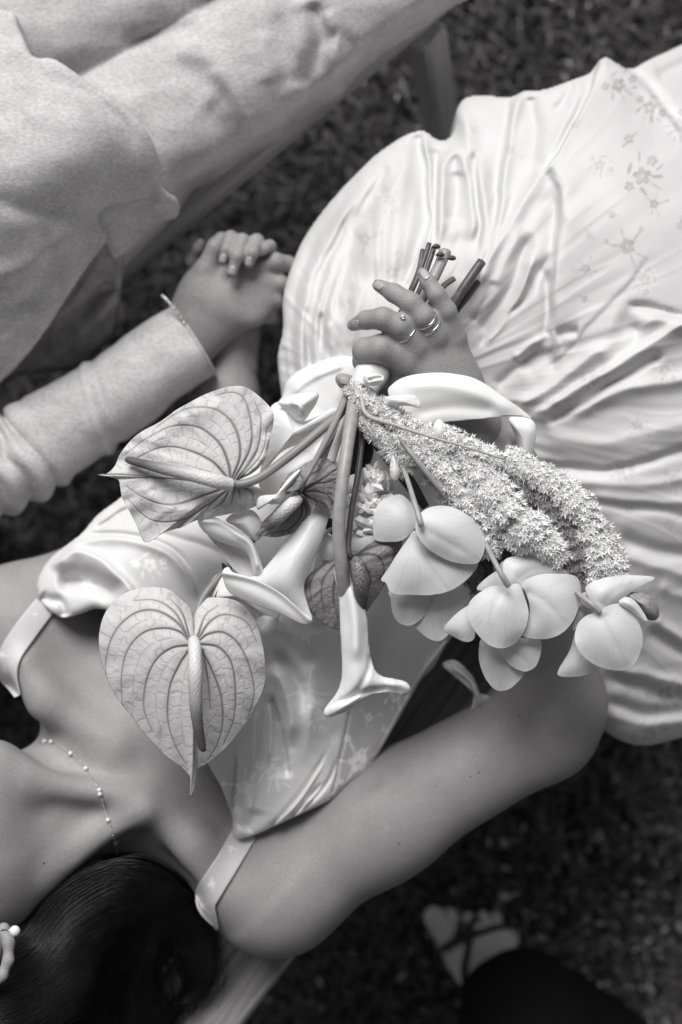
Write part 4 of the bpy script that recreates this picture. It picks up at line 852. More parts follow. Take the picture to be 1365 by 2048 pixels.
jz = tps([(0, 50, .565), (100, 180, .590), (240, 260, .580), (300, 340, .555), (350, 420, .515), (120, 320, .605), (-100, 300, .615), (0, 500, .590), (120, 480, .565), (230, 440, .525), (235, 560, .48), (60, 640, .53), (0, 740, .50), (-200, 700, .54), (-300, 100, .58)])
jf = [([(60, 150), (130, 165), (200, 205), (250, 250), (280, 310)], 14, 10, -3*mm, .2, .2), ([(262, 436), (290, 405), (325, 392)], 16, 14, -5*mm, .2, .2), ([(-60, 380), (60, 420), (160, 420), (235, 395)], 26, 26, -5*mm, .3, .2), ([(-60, 560), (40, 540), (130, 470), (180, 440)], 30, 18, 5*mm, .2, .3), ([(-60, 620), (30, 610), (90, 560), (150, 490)], 16, 22, -5*mm, .2, .2), ([(-60, 700), (20, 680), (70, 620)], 14, 20, 5*mm, .2, .3), ([(90, 440), (100, 500), (60, 560)], 20, 12, -4*mm, .3, .3), ([(0, 120), (60, 160), (80, 240)], 20, 20, -4*mm, .3, .3)]
cloth('jacket', JA, jz, M_LINEN, groom, step=6, folds=jf, edge_w=12, edge_h=.005, drop=.010, margin=4, extra=lambda x, y: .0022*fbm(x/110, y/110, 2, 71), label='pale linen jacket', warp=3)
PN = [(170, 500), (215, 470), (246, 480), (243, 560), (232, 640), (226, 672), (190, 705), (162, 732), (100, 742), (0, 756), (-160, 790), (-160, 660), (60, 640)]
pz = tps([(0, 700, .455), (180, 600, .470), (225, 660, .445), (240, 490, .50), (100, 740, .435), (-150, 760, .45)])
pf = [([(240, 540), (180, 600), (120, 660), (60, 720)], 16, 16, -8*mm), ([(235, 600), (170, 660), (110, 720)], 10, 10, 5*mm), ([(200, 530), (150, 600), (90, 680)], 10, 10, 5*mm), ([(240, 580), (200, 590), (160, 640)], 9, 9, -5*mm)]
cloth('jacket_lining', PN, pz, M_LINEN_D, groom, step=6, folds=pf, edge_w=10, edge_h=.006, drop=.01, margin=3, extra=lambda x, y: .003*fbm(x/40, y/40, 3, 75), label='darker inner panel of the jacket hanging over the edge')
# sleeve
SL = [(388, 682, .458, 79), (340, 712, .460, 81), (270, 762, .462, 83), (210, 805, .463, 85), (150, 842, .464, 88), (90, 882, .466, 96), (40, 915, .468, 98), (-40, 945, .472, 100), (-160, 975, .48, 104)]
def slr(L, th):
    return 1+.09*np.exp(-((L-.105-.012*np.cos(th))/.006)**2)-.10*np.exp(-((L-.096-.012*np.cos(th))/.004)**2)*(.5+.5*np.cos(th-1))+.20*np.abs(np.sin(L*140+1.6*np.sin(th+.6)+.8*noise2(L*30, np.cos(th)*2, 2)))*np.clip((L-.150)/.03, 0, 1)+.04*noise2(L*45, np.cos(th)*2+3, 5)+.03*noise2(L*25+9, np.sin(th)*2, 6)-.12*np.clip((L-.15)/.03, 0, 1)
V, F, t, a, Ln = tube_geo(SL, 72, 14, 1.0, False, False, slr)
sleeve = mesh_obj('sleeve', V, F, M_LINEN, groom, attrs={'along': t}, solid=.0025, label='pale linen sleeve with a turned cuff')
e0 = V.reshape(-1, 72, 3)[0]; c0 = e0.mean(0); rim = np.c_[np.vstack([e0, e0[:1]]), np.full(73, .0016)]
V2, F2, _, _, _ = tube_geo(rim, 6, 1, 1, False, True); mesh_obj('seam', V2, F2, M_LINEN, groom)
# hand
H3 = Body(np.minimum(P(320, 760, .37), P(320, 760, .55)), np.maximum(P(640, 430, .37), P(640, 430, .55)), .0011)
H3.cone((340, 715, .455, 60), (395, 655, .460, 58), 0, fz=.72)
H3.cone((395, 655, .460, 58), (425, 600, .468, 62), .015, fz=.55)
H3.cone((425, 600, .468, 62), (490, 590, .470, 60), .02, fz=.5)
H3.cone((420, 620, .460, 50), (470, 625, .455, 45), .015, fz=.7)
for (kx, ky) in ((522, 535), (528, 566), (522, 598), (508, 630)): H3.cone((440, 600, .468, 34), (kx, ky, .474, 19), .014, fz=.8)
H3.chain([(402, 588, .470, 30), (412, 540, .476, 22), (432, 495, .482, 18), (444, 478, .482, 15)], .012)
for f in ([(518, 535, .474, 21), (550, 524, .478, 19), (576, 528, .468, 16), (580, 545, .450, 13), (562, 556, .44, 11)],
          [(530, 566, .474, 20), (558, 566, .472, 18), (574, 572, .456, 16), (570, 584, .44, 13), (552, 588, .432, 11)],
          [(525, 598, .472, 20), (548, 600, .468, 18), (562, 606, .452, 15), (556, 614, .438, 13), (540, 614, .43, 11)],
          [(512, 628, .468, 19), (538, 630, .460, 17), (550, 636, .446, 14), (544, 642, .434, 12), (528, 640, .428, 10)]):
    G = Body(H3.lo, H3.lo, 1); G.lo = H3.lo; G.h = H3.h; G.n = H3.n; G.ax = H3.ax; G.F = np.full(tuple(H3.n), .05, np.float32)
    for i in range(len(f)-1): G.cone(f[i], f[i+1], .0025 if i else 0)
    k = .004; F_ = H3.F; g = G.F; h = np.clip(k-abs(F_-g), 0, None)/k; H3.F = np.minimum(F_, g)-h*h*k*.25
V, F = H3.mesh(2); mesh_obj('hand', V, F, M_SKIN2, groom)
gB = BVHTree.FromPolygons([tuple(v) for v in V], [tuple(f) for f in F.tolist()])
# bracelet
br = [(326, 592), (336, 602), (350, 618), (362, 634), (372, 650)]
pts = [(P(x, y, .494-.00030*abs(x-352)*.25)) for x, y in resample(cr(br, 6), 14)]
b0 = tube('bracelet', [tuple(p)+(.0013,) for p in pts], M_METAL, groom, 6, 2, world=True, label='thin chain bracelet at the cuff')
for p in pts[::2]: ball('link', p+np.array([0, 0, .001]), .0019, M_METAL, b0, 8)

# ------------------------------------------------------------------ the photographer
ph = thing('person', P(960, 1980, 0), 'photographer in black trousers and strappy sandal standing on the grass', 'person')
FB = Body(np.minimum(P(800, 2150, 0), P(800, 2150, .16)), np.maximum(P(1140, 1780, 0), P(1140, 1780, .16)), .0016)
FB.cone((1010, 2010, .05, 62), (980, 1915, .045, 66), 0, fz=.75)
FB.cone((980, 1925, .045, 62), (908, 1900, .034, 36), .02, fz=.6)
FB.cone((980, 1925, .045, 62), (995, 1895, .032, 34), .02, fz=.6)
FB.cone((1010, 2010, .05, 52), (1040, 2080, .10, 60), .03)
FB.cone((1010, 2010, .045, 46), (1055, 1935, .035, 22), .02)
for a, b, r in (((900, 1885), (868, 1838), 24), ((925, 1875), (899, 1834), 17), ((955, 1870), (937, 1842), 15), ((978, 1868), (967, 1838), 14), ((1000, 1868), (992, 1838), 13)):
    FB.cone((a[0]+3, a[1]+8, .034, r*.9), (b[0], b[1]-4, .024, r*.86), .0015)
V, F = FB.mesh(2); mesh_obj('foot', V, F, M_SKIN3, ph)
fB = BVHTree.FromPolygons([tuple(v) for v in V], [tuple(f) for f in F.tolist()])
def foot_strap(pts, r):
    q = []
    for x, y in resample(cr(pts, 6), 24):
        h = hit(x, y, .002, fB); q.append(tuple(h if h is not None else P(x, y, .02))+(r/float(S(.04)),))
    V, F, *_ = tube_geo(np.array(q), 8, 1, 1, True, True); return mesh_obj('sandal_strap', V, tri_fix(F), M_STRAP, ph)
for s_ in ([(848, 1850), (872, 1895), (892, 1935), (920, 1975)], [(892, 1896), (930, 1880), (975, 1862), (1015, 1855), (1042, 1872)], [(954, 1828), (930, 1870), (900, 1888), (880, 1900)], [(946, 1860), (938, 1895), (930, 1940), (935, 1975)], [(1042, 1872), (1038, 1895), (1024, 1915)], [(920, 1845), (915, 1875), (892, 1900)]): foot_strap(s_, 6.5)
sole = [(P(x, y, .004), P(x, y, .017)) for x, y in resample(cr([(862, 1812), (1000, 1820), (1030, 1870), (1075, 1940), (1090, 2060), (1010, 2110), (950, 2060), (870, 1910), (842, 1850)], 6, True), 60, True)]
V = np.array([a for a, b in sole]+[b for a, b in sole]); F = [[i, (i+1) % 60, 60+(i+1) % 60, 60+i] for i in range(60)]+[list(range(60, 120)), list(range(59, -1, -1))]
mesh_obj('sandal_sole', V, F, M_STRAP, ph, smooth=False)
# trouser leg: from the ankle up past the bottom edge of the picture to the hip
tl = [tuple(P(1035, 2010, .12))+(.066,), tuple(P(1060, 2075, .20))+(.072,), (.19, -.67, .45, .085), (.13, -.84, .85, .10), (.08, -.90, 1.0, .12)]
V, F, t, a, Ln = tube_geo(np.array(tl), 48, 10, 1, True, True, lambda L, th: 1+.05*noise2(L*14, np.cos(th)*2, 4)+.03*np.sin(L*60+2*np.sin(th))); mesh_obj('trouser_leg', V, tri_fix(F), M_BLACK, ph)
HEM = [(935, 1975), (925, 2010), (940, 1950), (965, 1930), (1000, 1918), (1025, 1915), (1060, 1928), (1125, 1948), (1165, 1965), (1205, 1992), (1250, 2022), (1300, 2060), (1500, 2250), (1250, 2350), (930, 2300), (925, 2080)]
HEM = [(928, 1972), (950, 1944), (985, 1922), (1020, 1914), (1070, 1930), (1125, 1948), (1170, 1968), (1205, 1992), (1250, 2022), (1300, 2060), (1420, 2200), (1250, 2300), (1000, 2300), (935, 2090)]
cloth('trouser_hem', HEM, tps([(1020, 1930, .10), (940, 2000, .12), (1200, 2000, .12), (1100, 2000, .18), (1100, 2150, .24), (1300, 2150, .2)]), M_BLACK, ph, step=7, edge_w=40, edge_h=.02, drop=.05, margin=5, folds=[([(1000, 1930), (1060, 1990), (1120, 2050)], 16, 16, -.012), ([(1050, 2040), (1120, 2000), (1180, 1990)], 12, 12, .01)], label='wide black trouser hem over the foot')

PB = Body((-.36, -1.22, .72), (.40, .10, 1.98), .014)  # photographer's upper body, out of view, added to block light from below
def wc(a, b, k=.04, fz=1): # metres: (x, y, z, r)
    A = np.array(a[:3], float); B = np.array(b[:3], float); m = max(a[3], b[3])+k+.03; sl = PB._sub(np.minimum(A, B)-m, np.maximum(A, B)+m)
    X, Y, Z = np.meshgrid(PB.ax[0][sl[0]], PB.ax[1][sl[1]], PB.ax[2][sl[2]], indexing='ij', sparse=True); D = B-A
    h = np.clip(((X-A[0])*D[0]+(Y-A[1])*D[1]+(Z-A[2])*D[2])/((D*D).sum()), 0, 1); PB._apply(sl, np.sqrt((X-A[0]-h*D[0])**2+((Y-A[1]-h*D[1])/fz)**2+(Z-A[2]-h*D[2])**2)-(a[3]+(b[3]-a[3])*h), k, False)
wc((-.06, -.92, .95, .13), (.10, -.92, .95, .13), 0); wc((.02, -.92, 1.0, .12), (.0, -.84, 1.36, .13)); wc((-.13, -.84, 1.42, .07), (.13, -.84, 1.42, .07), .06)
for s_ in (-1, 1): wc((.17*s_, -.83, 1.42, .05), (.25*s_, -.52, 1.50, .04), .03); wc((.25*s_, -.52, 1.50, .04), (.10*s_, -.13, 1.79, .03), .02)
V, F = PB.mesh(3); mesh_obj('unseen_black_top', V, F, M_BLACK, ph, label='unseen black long-sleeved top of the person holding the camera, added to shade the scene')
PH = Body((-.16, -.96, 1.40), (.16, -.44, 1.98), .008); PB = PH
wc((0, -.84, 1.46, .055), (0, -.76, 1.60, .05), 0); wc((0, -.75, 1.72, .088), (0, -.69, 1.70, .078), .02); wc((0, -.67, 1.64, .05), (0, -.64, 1.65, .04), .03); wc((0, -.605, 1.70, .012), (0, -.613, 1.67, .016), .012)
for s_ in (-1, 1): wc((.085*s_, -.74, 1.70, .018), (.088*s_, -.75, 1.67, .014), .006)
V, F = PH.mesh(2); mesh_obj('head', V, F, M_SKIN2, ph)
for s_ in (-1, 1):
    PB = Body((min(.02*s_, .16*s_), -.20, 1.74), (max(.02*s_, .16*s_), .03, 1.86), .003)
    wc((.105*s_, -.14, 1.79, .024), (.085*s_, -.08, 1.80, .03), 0, 1)
    for q in range(4): wc((.085*s_+.008*(q-1.5), -.07, 1.80+.006*q, .010), (.062*s_+.008*(q-1.5), -.02-.004*q, 1.80+.005*q, .009), .006); wc((.062*s_+.008*(q-1.5), -.02-.004*q, 1.80+.005*q, .009), (.045*s_+.004*q, -.025, 1.80+.005*q, .008), .002)
    wc((.08*s_, -.09, 1.785, .012), (.05*s_, -.07, 1.78, .009), .008)
    V, F = PB.mesh(1); mesh_obj('hand', V, F, M_SKIN2, ph)
# ------------------------------------------------------------------ the bouquet
bq = thing('bridal_bouquet', P(760, 900, .62), 'bouquet of anthuriums, calla lilies, orchids and hanging amaranthus held by the bride', 'bouquet')
def vein_mat(name, a, vcol, pink, scale=1.0, net=.10):
    """leaf with traced main veins (attribute) and a fine cracked network between them"""
    m = bpy.data.materials.new(name); m.use_nodes = True; t = m.node_tree; N = t.nodes; Lk = t.links; bs = N['Principled BSDF']
    bs.inputs['Roughness'].default_value = .5; bs.inputs['Specular IOR Level'].default_value = .3; bs.inputs['Coat Weight'].default_value = .03; bs.inputs['Coat Roughness'].default_value = .35
    bs.inputs['Subsurface Weight'].default_value = .12; bs.inputs['Subsurface Radius'].default_value = (.002, .002, .002); bs.inputs['Subsurface Scale'].default_value = 1
    at = N.new('ShaderNodeAttribute'); at.attribute_name = 'vein'; tn = N.new('ShaderNodeAttribute'); tn.attribute_name = 'tone'; pl = N.new('ShaderNodeAttribute'); pl.attribute_name = 'place'
    ns = N.new('ShaderNodeTexNoise'); ns.inputs['Scale'].default_value = 2.6*scale; ns.inputs['Detail'].default_value = 3; Lk.new(pl.outputs['Vector'], ns.inputs['Vector'])
    mxv = N.new('ShaderNodeMix'); mxv.data_type = 'VECTOR'; mxv.inputs['Factor'].default_value = .10; Lk.new(pl.outputs['Vector'], mxv.inputs['A']); Lk.new(ns.outputs['Color'], mxv.inputs['B'])
    vo = N.new('ShaderNodeTexVoronoi'); vo.feature = 'DISTANCE_TO_EDGE'; vo.inputs['Scale'].default_value = 4.2*scale; Lk.new(mxv.outputs['Result'], vo.inputs['Vector'])
    vr = N.new('ShaderNodeMapRange'); vr.inputs[1].default_value = .0; vr.inputs[2].default_value = .055; vr.inputs[3].default_value = net; vr.inputs[4].default_value = 0; Lk.new(vo.outputs['Distance'], vr.inputs[0])
    v2 = N.new('ShaderNodeTexVoronoi'); v2.feature = 'DISTANCE_TO_EDGE'; v2.inputs['Scale'].default_value = 11*scale; Lk.new(mxv.outputs['Result'], v2.inputs['Vector'])
    r2 = N.new('ShaderNodeMapRange'); r2.inputs[1].default_value = 0; r2.inputs[2].default_value = .08; r2.inputs[3].default_value = net*.35; r2.inputs[4].default_value = 0; Lk.new(v2.outputs['Distance'], r2.inputs[0])
    ma = N.new('ShaderNodeMath'); ma.operation = 'MAXIMUM'; Lk.new(vr.outputs[0], ma.inputs[0]); Lk.new(r2.outputs[0], ma.inputs[1])
    fd = N.new('ShaderNodeAttribute'); fd.attribute_name = 'netfade'; mu = N.new('ShaderNodeMath'); mu.operation = 'MULTIPLY'; Lk.new(ma.outputs[0], mu.inputs[0]); Lk.new(fd.outputs['Fac'], mu.inputs[1])
    mb = N.new('ShaderNodeMath'); mb.operation = 'MAXIMUM'; Lk.new(mu.outputs[0], mb.inputs[0]); Lk.new(at.outputs['Fac'], mb.inputs[1])
    c0 = N.new('ShaderNodeMix'); c0.data_type = 'RGBA'; c0.inputs['A'].default_value = grey(a); c0.inputs['B'].default_value = grey(pink); Lk.new(tn.outputs['Fac'], c0.inputs['Factor'])
    c1 = N.new('ShaderNodeMix'); c1.data_type = 'RGBA'; c1.inputs['B'].default_value = grey(vcol); Lk.new(c0.outputs['Result'], c1.inputs['A']); Lk.new(mb.outputs[0], c1.inputs['Factor'])
    Lk.new(c1.outputs['Result'], bs.inputs['Base Color'])
    n3 = N.new('ShaderNodeTexNoise'); n3.inputs['Scale'].default_value = 5*scale; n3.inputs['Detail'].default_value = 3; Lk.new(pl.outputs['Vector'], n3.inputs['Vector'])
    ad = N.new('ShaderNodeMath'); ad.operation = 'SUBTRACT'; Lk.new(n3.outputs[0], ad.inputs[0]); Lk.new(mb.outputs[0], ad.inputs[1])
    bp = N.new('ShaderNodeBump'); bp.inputs['Strength'].default_value = .55; bp.inputs['Distance'].default_value = .0012; Lk.new(ad.outputs[0], bp.inputs['Height']); Lk.new(bp.outputs[0], bs.inputs['Normal'])
    return m
M_ANT = vein_mat('pale_anthurium', .58, .17, .42); M_ANTD = vein_mat('dusky_anthurium', .25, .06, .17, 1.7, .12)
M_PETAL = mat('white_petal', .78, .56, attr='streak_shade', rough=.5, scale=40, var=.03, spec=.35, sss=.3, bump=.06, bscale=900)
M_CALLA = mat('calla', .74, .40, attr='streak_shade', rough=.4, scale=60, var=.04, spec=.4, sss=.2, bump=.08, bscale=800, coat=.1)
M_AMA = mat('amaranthus_white', .92, .30, attr='tone', rough=.7, scale=300, var=.1, spec=.2, sss=.1)  # dark second tone of the core: shade between florets put into the colour
M_AMAD = mat('amaranthus_dark', .26, .5, attr='tone', rough=.7, scale=300, var=.25, spec=.2)
M_CHOP = mat('filler_petal', .76, rough=.55, scale=120, var=.12, spec=.3)
M_LEAF = mat('dark_leaf_gap', .035, rough=.4, scale=80, var=.3, spec=.5)
M_LIP = mat('orchid_lip', .26, rough=.45, scale=300, var=.25, spec=.4)

def z5(X, Y): return (180+X/2.625, 740+Y/2.625)
def z8(X, Y): return (160+X/1.95, 1130+Y/1.95)
def zl(X, Y): return (400+X/3.25, 800+Y/3.25)
def anthurium(outl, center, veins, spad, m, zc, ze, mscale, ms=None, spm=None, stem=None, label=None, vw=2.6, edge=None, power=2, ripple=.003, tone=None, extra_folds=(), seed=0, stemm=None, nr=130, net=.42):
    polys = [cr(v, 8) for v in veins]
    def vein(x, y):
        o = np.zeros(x.shape)
        for i, p in enumerate(polys):
            d, t, s = seg_dist(x, y, p); wv = vw*(1.25-.75*t)
            o = np.maximum(o, np.exp(-(d/wv)**2)*(1-.45*t))
        # side veins: rungs from each main vein to the next, joined half way
        D = np.stack([seg_dist(x, y, p)[0] for p in polys]); T = np.stack([seg_dist(x, y, p)[1] for p in polys])
        i1 = D.argmin(0); c_ = np.arange(x.size); d1 = D[i1, c_]; t1 = T[i1, c_]; D2 = D.copy(); D2[i1, c_] = 1e9; d2 = D2.min(0)
        L_ = np.array([np.linalg.norm(np.diff(p, axis=0), axis=1).sum() for p in polys])[i1]
        sd_ = np.stack([seg_dist(x, y, p)[2] for p in polys])[i1, c_]
        gap = 25*mscale; u = t1*L_/gap+.55*noise2(i1*7.3+t1*9, sd_*2.0+5, 3)+.22*(d1/gap)+.16*noise2(x/9/mscale, y/9/mscale, 6)+i1*.37+sd_*.25
        fr = np.abs(u-np.round(u))*gap; rung = np.exp(-(fr/(1.5*vw/2.6))**2)*np.clip(1.1-d1/(60*mscale), .3, 1)*np.clip((t1*L_-14*mscale)/(20*mscale), 0, 1)
        wob = 3.5*mscale*noise2(x/11/mscale, y/11/mscale, 12); med = np.exp(-((d2-d1+wob)/2.6)**2)*np.clip((d1-7*mscale)/(9*mscale), 0, 1)
        u2 = u*2+.4*noise2(x/14/mscale, y/14/mscale, 8); f2 = np.abs(u2-np.round(u2))*gap/2; r3 = np.exp(-(f2/1.4)**2)*.4*(noise2(x/20, y/20, 9) > -.1)*np.clip((t1*L_-20*mscale)/(20*mscale), 0, 1)
        return np.clip(np.maximum(o*1.15, net*np.maximum(np.maximum(rung, med*.8), r3)), 0, 1)
    def ton(x, y):
        b = np.array(veins[0][0]); d = np.hypot(x-b[0], y-b[1]); o = np.exp(-(d/(30*mscale))**2)
        for p in polys: dd, t, s = seg_dist(x, y, p); o = np.maximum(o, .55*np.exp(-(dd/(9*mscale))**2)*(1-.6*t))
        if tone is not None: o = np.maximum(o, tone(x, y))
        return np.clip(o+.12*fbm(x/40, y/40, 2, 3), 0, 1)
    def nf(x, y): return np.clip(1-1.0*np.clip(ton(x, y)-.75, 0, 1)*4, .15, 1)
    def relief(x, y, s):
        # quilted between the veins
        best = np.full(x.shape, 99.0)
        for p in polys: d, t, sd2 = seg_dist(x, y, p); best = np.minimum(best, d)
        return (np.sqrt(np.clip(best/(13*mscale), 0, 1))-1)*.0013*mscale*np.clip(1.15-s, 0, 1)
    sp = petal('anthurium', outl, center, zc, ze, m, bq, power=power, nr=nr, na=int(np.linalg.norm(np.diff(cr(outl, 6, True)[:, :2], axis=0), axis=1).sum()/2.4), attrs={'vein': vein, 'tone': ton, 'netfade': nf}, ripple=ripple, extra=relief, folds=extra_folds, label=label, seed=seed)
    if spad is not None:
        rf = lambda L, th: 1+.06*np.sin(th*9+1.5*np.sin(L*900))*np.sin(L/.0013*math.pi)+.02*np.sin(L*260)
        V, F, t, a, Ln = tube_geo(spad, 44, 26, 1, True, False, rf)
        mesh_obj('spadix', V, tri_fix(F), spm, sp, attrs={'along': np.clip((t-.25)/.55, 0, 1)})
    if stem is not None: tube('stem', stem, stemm or M_STEM, sp, 12, 8)
    return sp
M_SPAD = mat('spadix_pale_to_dark', .62, .10, attr='along', rough=.45, scale=700, var=.12, spec=.4)
M_SPADD = mat('spadix_dark', .17, .10, attr='along', rough=.45, scale=700, var=.5, spec=.4, contrast=2)

a1 = [z5(*p) for p in [(42, 549), (85, 546), (128, 508), (160, 440), (215, 370), (280, 318), (345, 285), (400, 250), (450, 212), (520, 172), (600, 130), (670, 104), (730, 88), (790, 84), (835, 98), (880, 130), (930, 175), (958, 215), (966, 255), (958, 310), (945, 370), (930, 440), (900, 500), (850, 545), (790, 575), (768, 592), (800, 606), (860, 610), (900, 628), (908, 660), (895, 700), (840, 728), (760, 750), (650, 772), (560, 790), (480, 825), (400, 850), (345, 880), (294, 904), (272, 880), (245, 815), (205, 735), (170, 670), (160, 620), (150, 578), (100, 560)]]
v1 = [[z5(*q) for q in v] for v in [
 [(742, 598), (600, 590), (400, 568), (160, 550), (60, 549)], [(735, 590), (700, 540), (640, 480), (540, 430), (440, 405), (350, 415), (265, 455), (190, 500)], [(740, 580), (730, 500), (690, 400), (620, 330), (540, 295), (420, 300), (300, 360), (190, 440)],
 [(745, 580), (790, 450), (770, 320), (700, 230), (600, 195), (480, 215), (350, 300)], [(755, 580), (840, 420), (850, 300), (820, 170), (760, 120), (660, 135)], [(770, 580), (875, 430), (900, 270), (870, 170)], [(780, 578), (900, 440), (935, 300)],
 [(720, 620), (600, 660), (480, 700), (380, 705), (280, 670), (190, 610)], [(720, 635), (620, 710), (500, 780), (380, 800), (290, 770), (200, 680)], [(735, 625), (700, 690), (620, 750)], [(780, 620), (790, 670)], [(800, 615), (850, 640), (860, 690)], [(760, 625), (745, 700)]]]
anthurium(a1, (465, 962), v1, [(462, 970, .705, 13), (430, 962, .712, 14.5), (390, 951, .712, 13.5), (330, 938, .706, 11.5), (280, 926, .698, 8.5), (258, 920, .694, 7), (252, 919, .693, 4)], M_ANT, .697, .686, 1.0, spm=M_SPAD,
  stem=[(466, 966, .697, 8), (484, 968, .699, 9), (520, 955, .697, 9), (580, 912, .688, 9), (640, 862, .678, 9), (680, 828, .668, 9), (702, 790, .660, 8)], label='large pale heart-shaped anthurium, upper left, pointing to the groom', vw=2.1, power=1.6, ripple=.005, extra_folds=[([z5(800, 580), z5(900, 470), z5(950, 330)], 10, 18, .006), ([z5(250, 600), z5(400, 720), z5(600, 740)], 25, 25, .005), ([z5(250, 440), z5(500, 250), z5(700, 180)], 24, 24, .004)])
a2 = [z8(*p) for p in [(432, 900), (438, 872), (436, 835), (412, 800), (365, 765), (330, 738), (285, 690), (245, 645), (205, 590), (160, 535), (125, 480), (100, 420), (84, 360), (76, 290), (86, 225), (108, 175), (140, 138), (175, 112), (215, 96), (260, 88), (310, 88), (355, 102), (385, 128), (412, 152), (435, 180), (442, 215), (438, 262), (434, 296), (450, 285), (452, 235), (452, 185), (462, 152), (500, 130), (560, 130), (610, 142), (650, 172), (682, 215), (702, 270), (715, 330), (722, 390), (722, 450), (706, 505), (680, 560), (650, 612), (610, 665), (570, 712), (530, 748), (490, 778), (462, 792), (452, 820), (450, 850), (442, 885)]]
v2 = [[z8(*q) for q in v] for v in [
 [(448, 312), (448, 480), (446, 640), (443, 790), (434, 895)], [(430, 298), (390, 262), (330, 248), (250, 265), (190, 330), (165, 430), (168, 550)], [(425, 290), (380, 225), (300, 180), (220, 188), (150, 245), (112, 330), (104, 440), (150, 540)], [(420, 280), (375, 190), (300, 140), (210, 140)],
 [(425, 315), (360, 325), (300, 370), (262, 450), (252, 560), (285, 650)], [(430, 330), (390, 390), (352, 480), (345, 600), (372, 700), (420, 785)], [(428, 282), (400, 190), (350, 130)], [(462, 300), (500, 272), (560, 265), (620, 310), (662, 400), (680, 500), (655, 600)], [(462, 290), (510, 222), (570, 195), (650, 225), (690, 300)], [(470, 310), (540, 322), (590, 380), (607, 480), (600, 600), (560, 700)],
 [(470, 328), (510, 400), (548, 500), (558, 600), (540, 690), (500, 760)], [(460, 283), (490, 200), (540, 160)], [(480, 335), (500, 450), (510, 560)]]]
anthurium(a2, (389, 1300), v2, [(388, 1280, .700, 11), (390, 1300, .709, 13), (391, 1345, .714, 14), (392, 1400, .712, 13), (396, 1450, .705, 11), (404, 1490, .699, 8.5), (409, 1501, .697, 5)], M_ANT, .694, .668, 1.05, spm=M_SPAD,
  stem=[(385, 1281, .690, 8), (388, 1250, .678, 8), (410, 1190, .668, 7), (470, 1120, .656, 7), (590, 980, .648, 7), (690, 830, .652, 7), (706, 780, .655, 6)], label='large pale heart-shaped anthurium, lower left, over the chest', vw=2.3, power=2.2, ripple=.003)
# two dusky ones: the twisted upper one and the one behind the calla stem
a3a = [z5(*p) for p in [(1110, 648), (1060, 640), (1030, 655), (1000, 640), (1005, 600), (1040, 560), (1090, 520), (1130, 490), (1180, 470), (1235, 463), (1290, 480), (1330, 520), (1338, 570), (1325, 630), (1295, 690), (1290, 728), (1240, 728), (1180, 710), (1140, 680)]]
v3 = [[z5(*q) for q in v] for v in [[(1112, 642), (1180, 600), (1250, 590), (1320, 560)], [(1112, 640), (1190, 640), (1270, 660)], [(1110, 638), (1150, 560), (1210, 520), (1195, 490)], [(1112, 636), (1120, 580), (1100, 540)], [(1110, 640), (1230, 570), (1300, 510), (1250, 475)], [(1115, 645), (1170, 680), (1240, 710)]]]
a3b = [z5(*p) for p in [(868, 868), (890, 840), (905, 800), (950, 755), (1000, 718), (1050, 670), (1100, 650), (1140, 680), (1160, 730), (1150, 775), (1120, 815), (1080, 848), (1030, 868), (980, 878), (925, 874)]]
v3b = [[z5(*q) for q in v] for v in [[(1100, 665), (1010, 760), (920, 840), (875, 866)], [(1110, 680), (1110, 760), (1050, 830), (950, 860)], [(1090, 665), (1000, 740), (930, 800)], [(1120, 690), (1140, 750), (1090, 820)]]]
anthurium(a3b, (583, 1030), v3b, [(597, 996, .692, 12), (580, 1012, .697, 13), (560, 1032, .697, 12.5), (545, 1047, .693, 10.5), (534, 1057, .690, 7)], M_ANTD, .684, .678, .6, spm=M_SPAD, label='small dusky anthurium with its spathe rolled back, between stems and callas', vw=2, power=2, nr=50,
  stem=[(600, 985, .690, 5), (612, 958, .712, 5), (640, 905, .700, 6), (668, 850, .685, 7), (690, 800, .668, 7), (700, 775, .660, 6)])
anthurium(a3a, (628, 965), v3, None, M_ANTD, .700, .690, .6, label='curled upper lobe of the small dusky anthurium', vw=2.2, power=1.5, nr=50, ripple=.004, extra_folds=[([z5(1110, 640), z5(1050, 640), z5(1000, 640)], 12, 12, .008)])
petal('curled_spathe_edge', [z5(*p) for p in [(880, 735), (875, 700), (890, 665), (930, 655), (980, 650), (1010, 610), (1050, 560), (1085, 530), (1110, 520), (1090, 560), (1050, 620), (1020, 680), (985, 705), (940, 700), (910, 720)]], z5(970, 670), .704, .694, M_CHOP, bq, power=2.5, attrs={'streak_shade': lambda x, y: 0*x})
a4 = [zl(*p) for p in [(985, 1008), (1020, 1000), (1060, 965), (1110, 930), (1170, 900), (1235, 880), (1290, 882), (1318, 905), (1310, 950), (1295, 1000), (1280, 1060), (1262, 1110), (1230, 1160), (1195, 1210), (1160, 1270), (1120, 1320), (1090, 1370), (1030, 1430), (960, 1475), (880, 1490), (800, 1450), (730, 1390), (690, 1320), (672, 1250), (680, 1180), (715, 1130), (770, 1085), (830, 1055), (890, 1025), (945, 1010)]]
v4 = [[zl(*q) for q in v] for v in [[(1000, 1015), (1020, 1150), (1040, 1300), (1040, 1420)], [(1010, 1020), (1080, 1000), (1160, 1020), (1200, 1090), (1190, 1160)], [(1010, 1015), (1100, 960), (1200, 940), (1270, 980), (1240, 1080)], [(985, 1020), (900, 1050), (810, 1150), (790, 1260), (810, 1380)], [(980, 1015), (880, 1030), (760, 1110), (715, 1210), (730, 1330)], [(990, 1025), (930, 1090), (880, 1180), (870, 1300), (900, 1420)], [(1010, 1020), (1070, 1080), (1110, 1170), (1080, 1290)], [(1010, 1010), (1130, 920), (1250, 895)]]]
